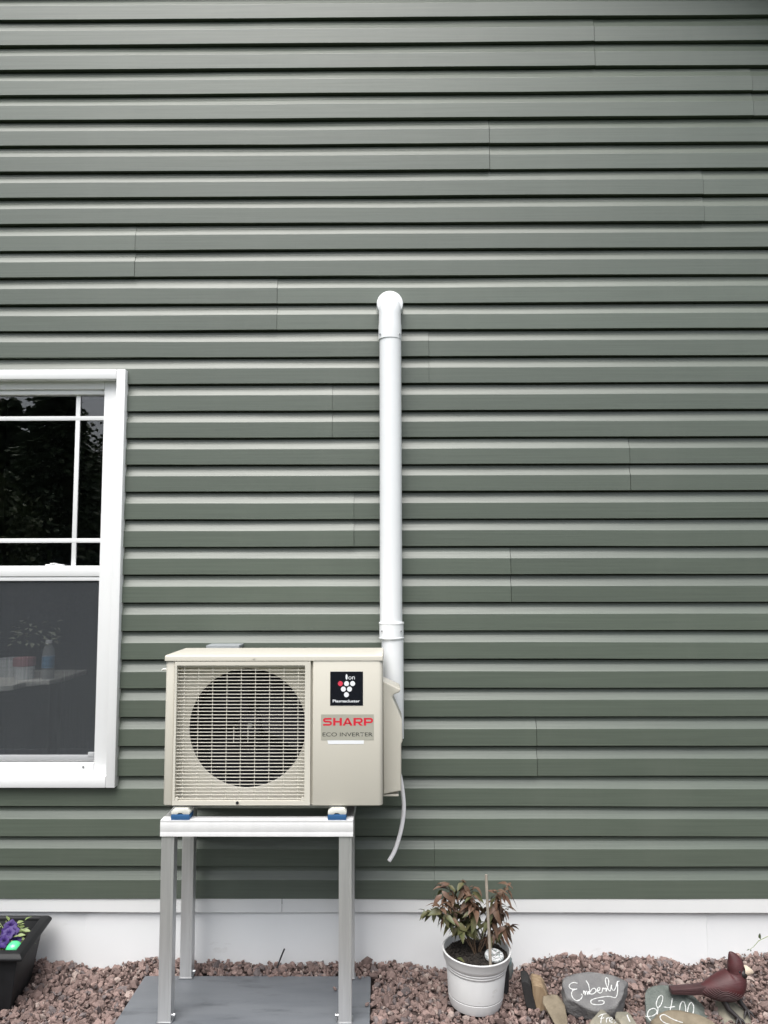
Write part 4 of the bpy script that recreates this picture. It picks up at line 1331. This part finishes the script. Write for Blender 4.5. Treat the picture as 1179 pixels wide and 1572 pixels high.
# wing relief: layered feather rows on the flank facing the viewer
for q in range(7):
    bm = bmesh.new()
    pts = []
    for k in range(13):
        a = R(205+ (k/12)*140)
        r_ = 0.012+0.0062*q
        x = 1.128+ r_*1.45*math.cos(a)*-1; z = 0.116 + r_*0.85*math.sin(a)*1.0
        # follow the body surface: nearest ring by x
        i = min(range(len(body)-8), key=lambda j: abs(body[j][0]-x))
        i0 = min(i, 5)
        hh = np.interp(x, [b_[0] for b_ in body[:6]], [b_[2] for b_ in body[:6]])
        dd = np.interp(x, [b_[0] for b_ in body[:6]], [b_[3] for b_ in body[:6]])
        zc = np.interp(x, [b_[0] for b_ in body[:6]], [b_[1] for b_ in body[:6]])
        t = max(-0.97, min(0.97, (z-zc)/hh))
        pts.append((x, BY - dd*math.sqrt(1-t*t) - 0.0002, z))
    bm_tube(bm, pts, [0.0010]*2+[0.0016]*9+[0.0010]*2, 6)
    from_bm('feather_ridge', bm, M_BIRDTOP, bo, smooth=True)
tl = prism('tail', [(0.961, 0.083), (0.960, 0.099), (1.036, 0.104), (1.080, 0.110), (1.088, 0.083), (1.036, 0.079)], 'y', BY-0.017, BY+0.017, M_BIRDTOP, bd_, r=0.004)
for k in range(4):
    box('tail_feather', 0.964, 1.056, BY-0.0180-0.0006*(k % 2), BY-0.0165, 0.0840+0.0042*k, 0.0868+0.0042*k, M_BIRDTOP, tl, r=0.0006)
bm = bmesh.new()
bmesh.ops.create_uvsphere(bm, u_segments=20, v_segments=12, radius=1)
for v in bm.verts: v.co = Vector((1.2040+v.co.x*0.0205, BY-0.003+v.co.y*0.0300, 0.152+v.co.z*0.0200))
from_bm('face_mask', bm, M_BIRDBLK, bd_, smooth=True)
bm = bmesh.new()
bmr = []
for i, (x, z, h, d) in enumerate(((1.2080, 0.1600, 0.0170, 0.0180), (1.2185, 0.1605, 0.0168, 0.0175), (1.2300, 0.1580, 0.0120, 0.013), (1.2390, 0.1545, 0.0062, 0.0068), (1.2435, 0.1520, 0.0018, 0.0018))):
    bmr.append([bm.verts.new((x+0.003*math.cos(a), BY-0.012+d*math.sin(a), z+h*math.cos(a))) for a in [2*math.pi*k/16 for k in range(16)]])
for a, b in zip(bmr, bmr[1:]):
    for k in range(16): bm.faces.new((a[k], a[(k+1) % 16], b[(k+1) % 16], b[k]))
bm.faces.new(bmr[-1])
bmesh.ops.recalc_face_normals(bm, faces=bm.faces)
from_bm('beak', bm, M_BEAK, bd_, smooth=True)
bm = bmesh.new()
bmesh.ops.create_uvsphere(bm, u_segments=12, v_segments=8, radius=0.0032)
for v in bm.verts: v.co += Vector((1.1900, BY-0.0290, 0.1640))
from_bm('eye', bm, M_BLACKST, bd_, smooth=True)
for (hx, hy, kx, kz, fx, fy, fz) in ((1.128, BY-0.012, 1.146, 0.044, 1.170, BY-0.050, 0.018), (1.182, BY+0.006, 1.200, 0.050, 1.212, BY-0.020, 0.028)):
    lgm = tube('leg', [(hx, hy, 0.085), (kx, (hy+fy)/2, kz), (fx, fy, fz+0.008)], [0.014, 0.0085, 0.0065], M_BIRDBLK, bd_, n=12)
    for dx, dy in ((-0.014, -0.016), (0.000, -0.020), (0.014, -0.016), (-0.004, 0.014)):
        tube('toe', [(fx, fy, fz+0.009), (fx+dx*0.7, fy+dy*0.7, fz+0.005), (fx+dx*1.3, fy+dy*1.3, fz-0.008)], [0.0055, 0.0045, 0.0018], M_BIRDBLK, lgm, n=8)

# ------------------------------------------------------------------ small things
ds, _ = rock('decorated_stone', 'round white stone with dark painted pattern in the white pot', 'stone', 0.366, -0.292, 0.172, 0.031, 0.024, 0.014, mat('white_stone', (0.52, 0.53, 0.53), 0.5, var=0.2, vscale=(40, 40, 40), stain=((0.10, 0.14, 0.13), (110, 110, 110), 0.52, 0.60)), 91, n=(0.1, -0.5, 0.86), rough=0.03, cuts=0, sub=3)
Z3 = lambda pts: [(620+x/5.895, 1320+y/5.895) for x, y in pts]
paint(ds, [Z3(p) for p in ([(770, 800), (800, 840), (830, 870), (860, 830), (885, 800)], [(790, 800), (830, 830), (870, 845)], [(800, 870), (840, 850), (890, 860)], [(780, 830), (800, 870), (830, 890), (870, 885)], [(820, 790), (850, 805), (880, 830)])], 0.0011, 'painted_pattern', M_INKG)
fg = thing('figurine', 'small dark ornament mostly hidden behind the white pot', 'ornament', (0.43, -0.16, 0.0))
tube('stem', [(0.418, -0.18, -0.01), (0.424, -0.175, 0.05), (0.430, -0.165, 0.115)], [0.013, 0.011, 0.006], M_PIPEBLK, fg, n=12)
bm = bmesh.new()
bmesh.ops.create_icosphere(bm, subdivisions=3, radius=1)
for v in bm.verts:
    p = v.co*(1+0.35*mnoise.noise(v.co*2.2))
    v.co = Vector((0.440+p.x*0.014, -0.15+p.y*0.014, 0.062+p.z*0.040))
from_bm('body', bm, M_BLUEGREEN, fg, smooth=True)
pg = tube('dripper_stake', [(-0.438, -0.045, 0.010), (-0.424, -0.035, 0.045), (-0.412, -0.026, 0.072)], 0.0032, M_PIPEBLK, n=8)
setp(pg, 'short black plastic stake leaning in the gravel beside the wall', 'stake')
chips = [(-0.205, -0.192, 0.0095), (-0.118, -0.105, 0.008), (-0.146, -0.118, 0.006), (-0.098, -0.097, 0.006), (-0.085, -0.29, 0.009), (-0.172, -0.104, 0.005)]
clab = ['stone chip lying alone on the dark pad left of right legs', 'larger stone chip at the back right corner of the pad', 'stone chip just right of the back leg on the pad', 'small stone chip nearest the back right corner of pad', 'stone chip on the right edge of the dark pad', 'tiny stone chip touching the right back leg']
for (x, y, r_), lb in zip(chips, clab):
    v_, f_ = stones(np.array([[x, y, r_*0.62]]), np.array([r_]))
    v_[:, 2] += 0.0005 - v_[:, 2].min()
    o = from_arr('stone_chip', v_, f_, mat('chip', (0.21, 0.155, 0.14), 0.85, var=0.2, vscale=(120, 120, 120)))
    setp(o, lb, 'stone', 'loose stone chips on the pad')
tw = thing('seedling', 'thin green sprig reaching in at the right edge before the white skirting', 'sprig', (1.56, -0.15, 0.03))
tube('stem', [(1.57, -0.15, 0.01), (1.53, -0.15, 0.12), (1.47, -0.15, 0.185), (1.40, -0.15, 0.176), (1.365, -0.15, 0.160), (1.345, -0.15, 0.138), (1.328, -0.15, 0.128)], [0.0024, 0.0022, 0.0018, 0.0014, 0.0012, 0.0010, 0.0007], M_LF_GREEN, tw, n=6)
LG = leaf_mesh('leaf', 0.5, 0.1, 0.5, mat('sprig_leaf', (0.075, 0.11, 0.045), 0.55), 8)
for p, d, s_ in (((1.372, -0.15, 0.165), (-0.12, -0.1, 1), 0.026), ((1.330, -0.15, 0.128), (-1, -0.1, -0.1), 0.012), ((1.334, -0.15, 0.130), (0.1, -0.1, -1), 0.009), ((1.45, -0.15, 0.186), (0.1, -.1, 1), 0.03), ((1.52, -0.15, 0.13), (1, -.1, .4), 0.035)):
    inst('leaf', LG, p, aim(d, 1.2), (s_,)*3, tw)

# ------------------------------------------------------------------ trees behind the photographer (seen mirrored in the window)


def conifer_arrays(x, y, h, rad, seed, dens=1.0):
    g = np.random.default_rng(seed)
    nb = int(150*dens)
    Q = []
    for k in range(nb):
        t = (k+0.5)/nb
        z = h*(0.06+0.93*t)
        L = rad*(1-t)**0.85*g.uniform(0.72, 1.12)+0.12
        a = k*2.399+g.uniform(-.3, .3)
        m = int(60+130*L/rad)
        s_ = g.uniform(0.08, 1, m)
        d = np.array([math.cos(a), math.sin(a)])
        px = x + d[0]*L*s_ + g.normal(0, 0.06*L+0.02, m)*(-d[1])*1.6
        py = y + d[1]*L*s_ + g.normal(0, 0.06*L+0.02, m)*d[0]*1.6
        pz = -0.05+z + L*(0.12*s_ - 0.42*s_*s_) + g.normal(0, 0.05, m)
        Q.append(np.stack([px, py, pz, np.full(m, a), 0.09+0.13*g.random(m)], 1))
    return np.concatenate(Q), g


def blades(Q, g, droop=0.5, wid=0.28):
    m = len(Q)
    a = Q[:, 3]+g.normal(0, 0.7, m)
    e = -droop*g.random(m)
    d = np.stack([np.cos(a)*np.cos(e), np.sin(a)*np.cos(e), np.sin(e)], 1)
    s_ = np.cross(d, g.normal(size=(m, 3))); s_ /= np.linalg.norm(s_, axis=1)[:, None]+1e-9
    L = Q[:, 4:5]
    p = Q[:, :3]
    V = np.stack([p, p+d*L*.5+s_*L*wid, p+d*L, p+d*L*.5-s_*L*wid], 1).reshape(-1, 3)
    return V, np.arange(m*4).reshape(-1, 4)


def conifer(label, x, y, h, rad, seed):
    t = thing('spruce_tree', label, 'tree', (x, y, -0.09), 'trees mirrored in the window')
    tube('trunk', [(x, y, -0.1), (x, y, h*0.5), (x, y, h*0.98)], [h*0.022, h*0.013, 0.01], M_BARK, t, n=9)
    Q, g = conifer_arrays(x, y, h, rad, seed)
    V, F = blades(Q, g)
    from_arr('crown', V, F, M_NEEDLE, t)


def broad_arrays(x, y, h, rad, seed, nclump=130, per=130):
    g = np.random.default_rng(seed)
    Q = []
    for k in range(nclump):
        u = g.normal(size=3); u /= np.linalg.norm(u)
        r_ = g.random()**0.4
        c = np.array([x, y, h*0.58])+u*np.array([rad, rad, h*0.42])*r_
        q = c + g.normal(0, 0.20, (per, 3))
        Q.append(np.concatenate([q, g.uniform(0, 6.28, (per, 1)), 0.08+0.07*g.random((per, 1))], 1))
    return np.concatenate(Q), g


def broadleaf(label, x, y, h, rad, seed):
    t = thing('leafy_tree', label, 'tree', (x, y, -0.09), 'trees mirrored in the window')
    bm = bmesh.new()
    bm_tube(bm, [(x, y, -0.1), (x+.1, y, h*.4), (x, y, h*.85)], [h*.02, h*.014, .02], 9)
    for k in range(5):
        a = k*1.3
        bm_tube(bm, [(x+.05, y, h*(.3+.08*k)), (x+rad*.4*math.cos(a), y+rad*.4*math.sin(a), h*(.45+.08*k)), (x+rad*.75*math.cos(a), y+rad*.75*math.sin(a), h*(.55+.08*k))], [h*.009, h*.006, .01], 7)
    from_bm('trunk', bm, M_BARK, t, smooth=True)
    Q, g = broad_arrays(x, y, h, rad, seed)
    V, F = blades(Q, g, 1.0, 0.36)
    from_arr('crown', V, F, M_LEAFY, t)


conifer('tall dark spruce mirrored at the left of the upper window pane', -9.3, -15.2, 5.9, 2.2, 1)
conifer('dark spruce mirrored in the middle of the upper window pane', -7.4, -13.6, 6.3, 2.0, 2)
broadleaf('green leafy tree mirrored beside the right muntin of the upper pane', -7.6, -16.0, 5.3, 1.5, 3)
conifer('smaller spruce mirrored at the far left of the upper pane', -11.6, -16.4, 5.9, 1.9, 4)
broadleaf('low bright leafy tree mirrored before the spruces in the upper pane', -7.9, -11.6, 3.4, 1.0, 8)
# the rest of the wood reads as one dark mass
VV, FF = [], []
off = 0
g0 = np.random.default_rng(77)
spots = [(-15, -15, 9), (-18, -12, 10), (-13.5, -18, 7.0), (-20, -8, 10), (-21, -4, 9), (-10.5, -20, 6.0), (-7.6, -19, 5.0), (-5.2, -18.5, 5.0), (-2.8, -19.5, 6.0), (-0.5, -20.5, 6.6), (2.2, -20, 6.2), (5.0, -21, 6.8), (8, -21.5, 6.4), (11, -22, 7), (14.5, -21, 7), (18, -19, 7.5), (21, -15, 7), (-4.0, -21.5, 6.4), (0.8, -22.5, 7), (-16.5, -20, 10), (-23, -11, 11)]
for i, (x, y, h) in enumerate(spots):
    if i % 3 == 2:
        Q, g = broad_arrays(x, y, h*0.95, h*0.3, 200+i, 60, 60)
        Q[:, 4] *= 1.9
        V, F = blades(Q, g, 1.0, 0.36)
    else:
        Q, g = conifer_arrays(x, y, h, h*0.32, 200+i, 0.85)
        Q = Q[::2]; Q[:, 4] *= 2.2
        V, F = blades(Q, g)
    VV.append(V); FF.append(F+off); off += len(V)
setp(from_arr('woods', np.concatenate(VV), np.concatenate(FF), M_NEEDLE), 'dark wood behind the photographer mirrored in the window glass', 'woods', kind='stuff')
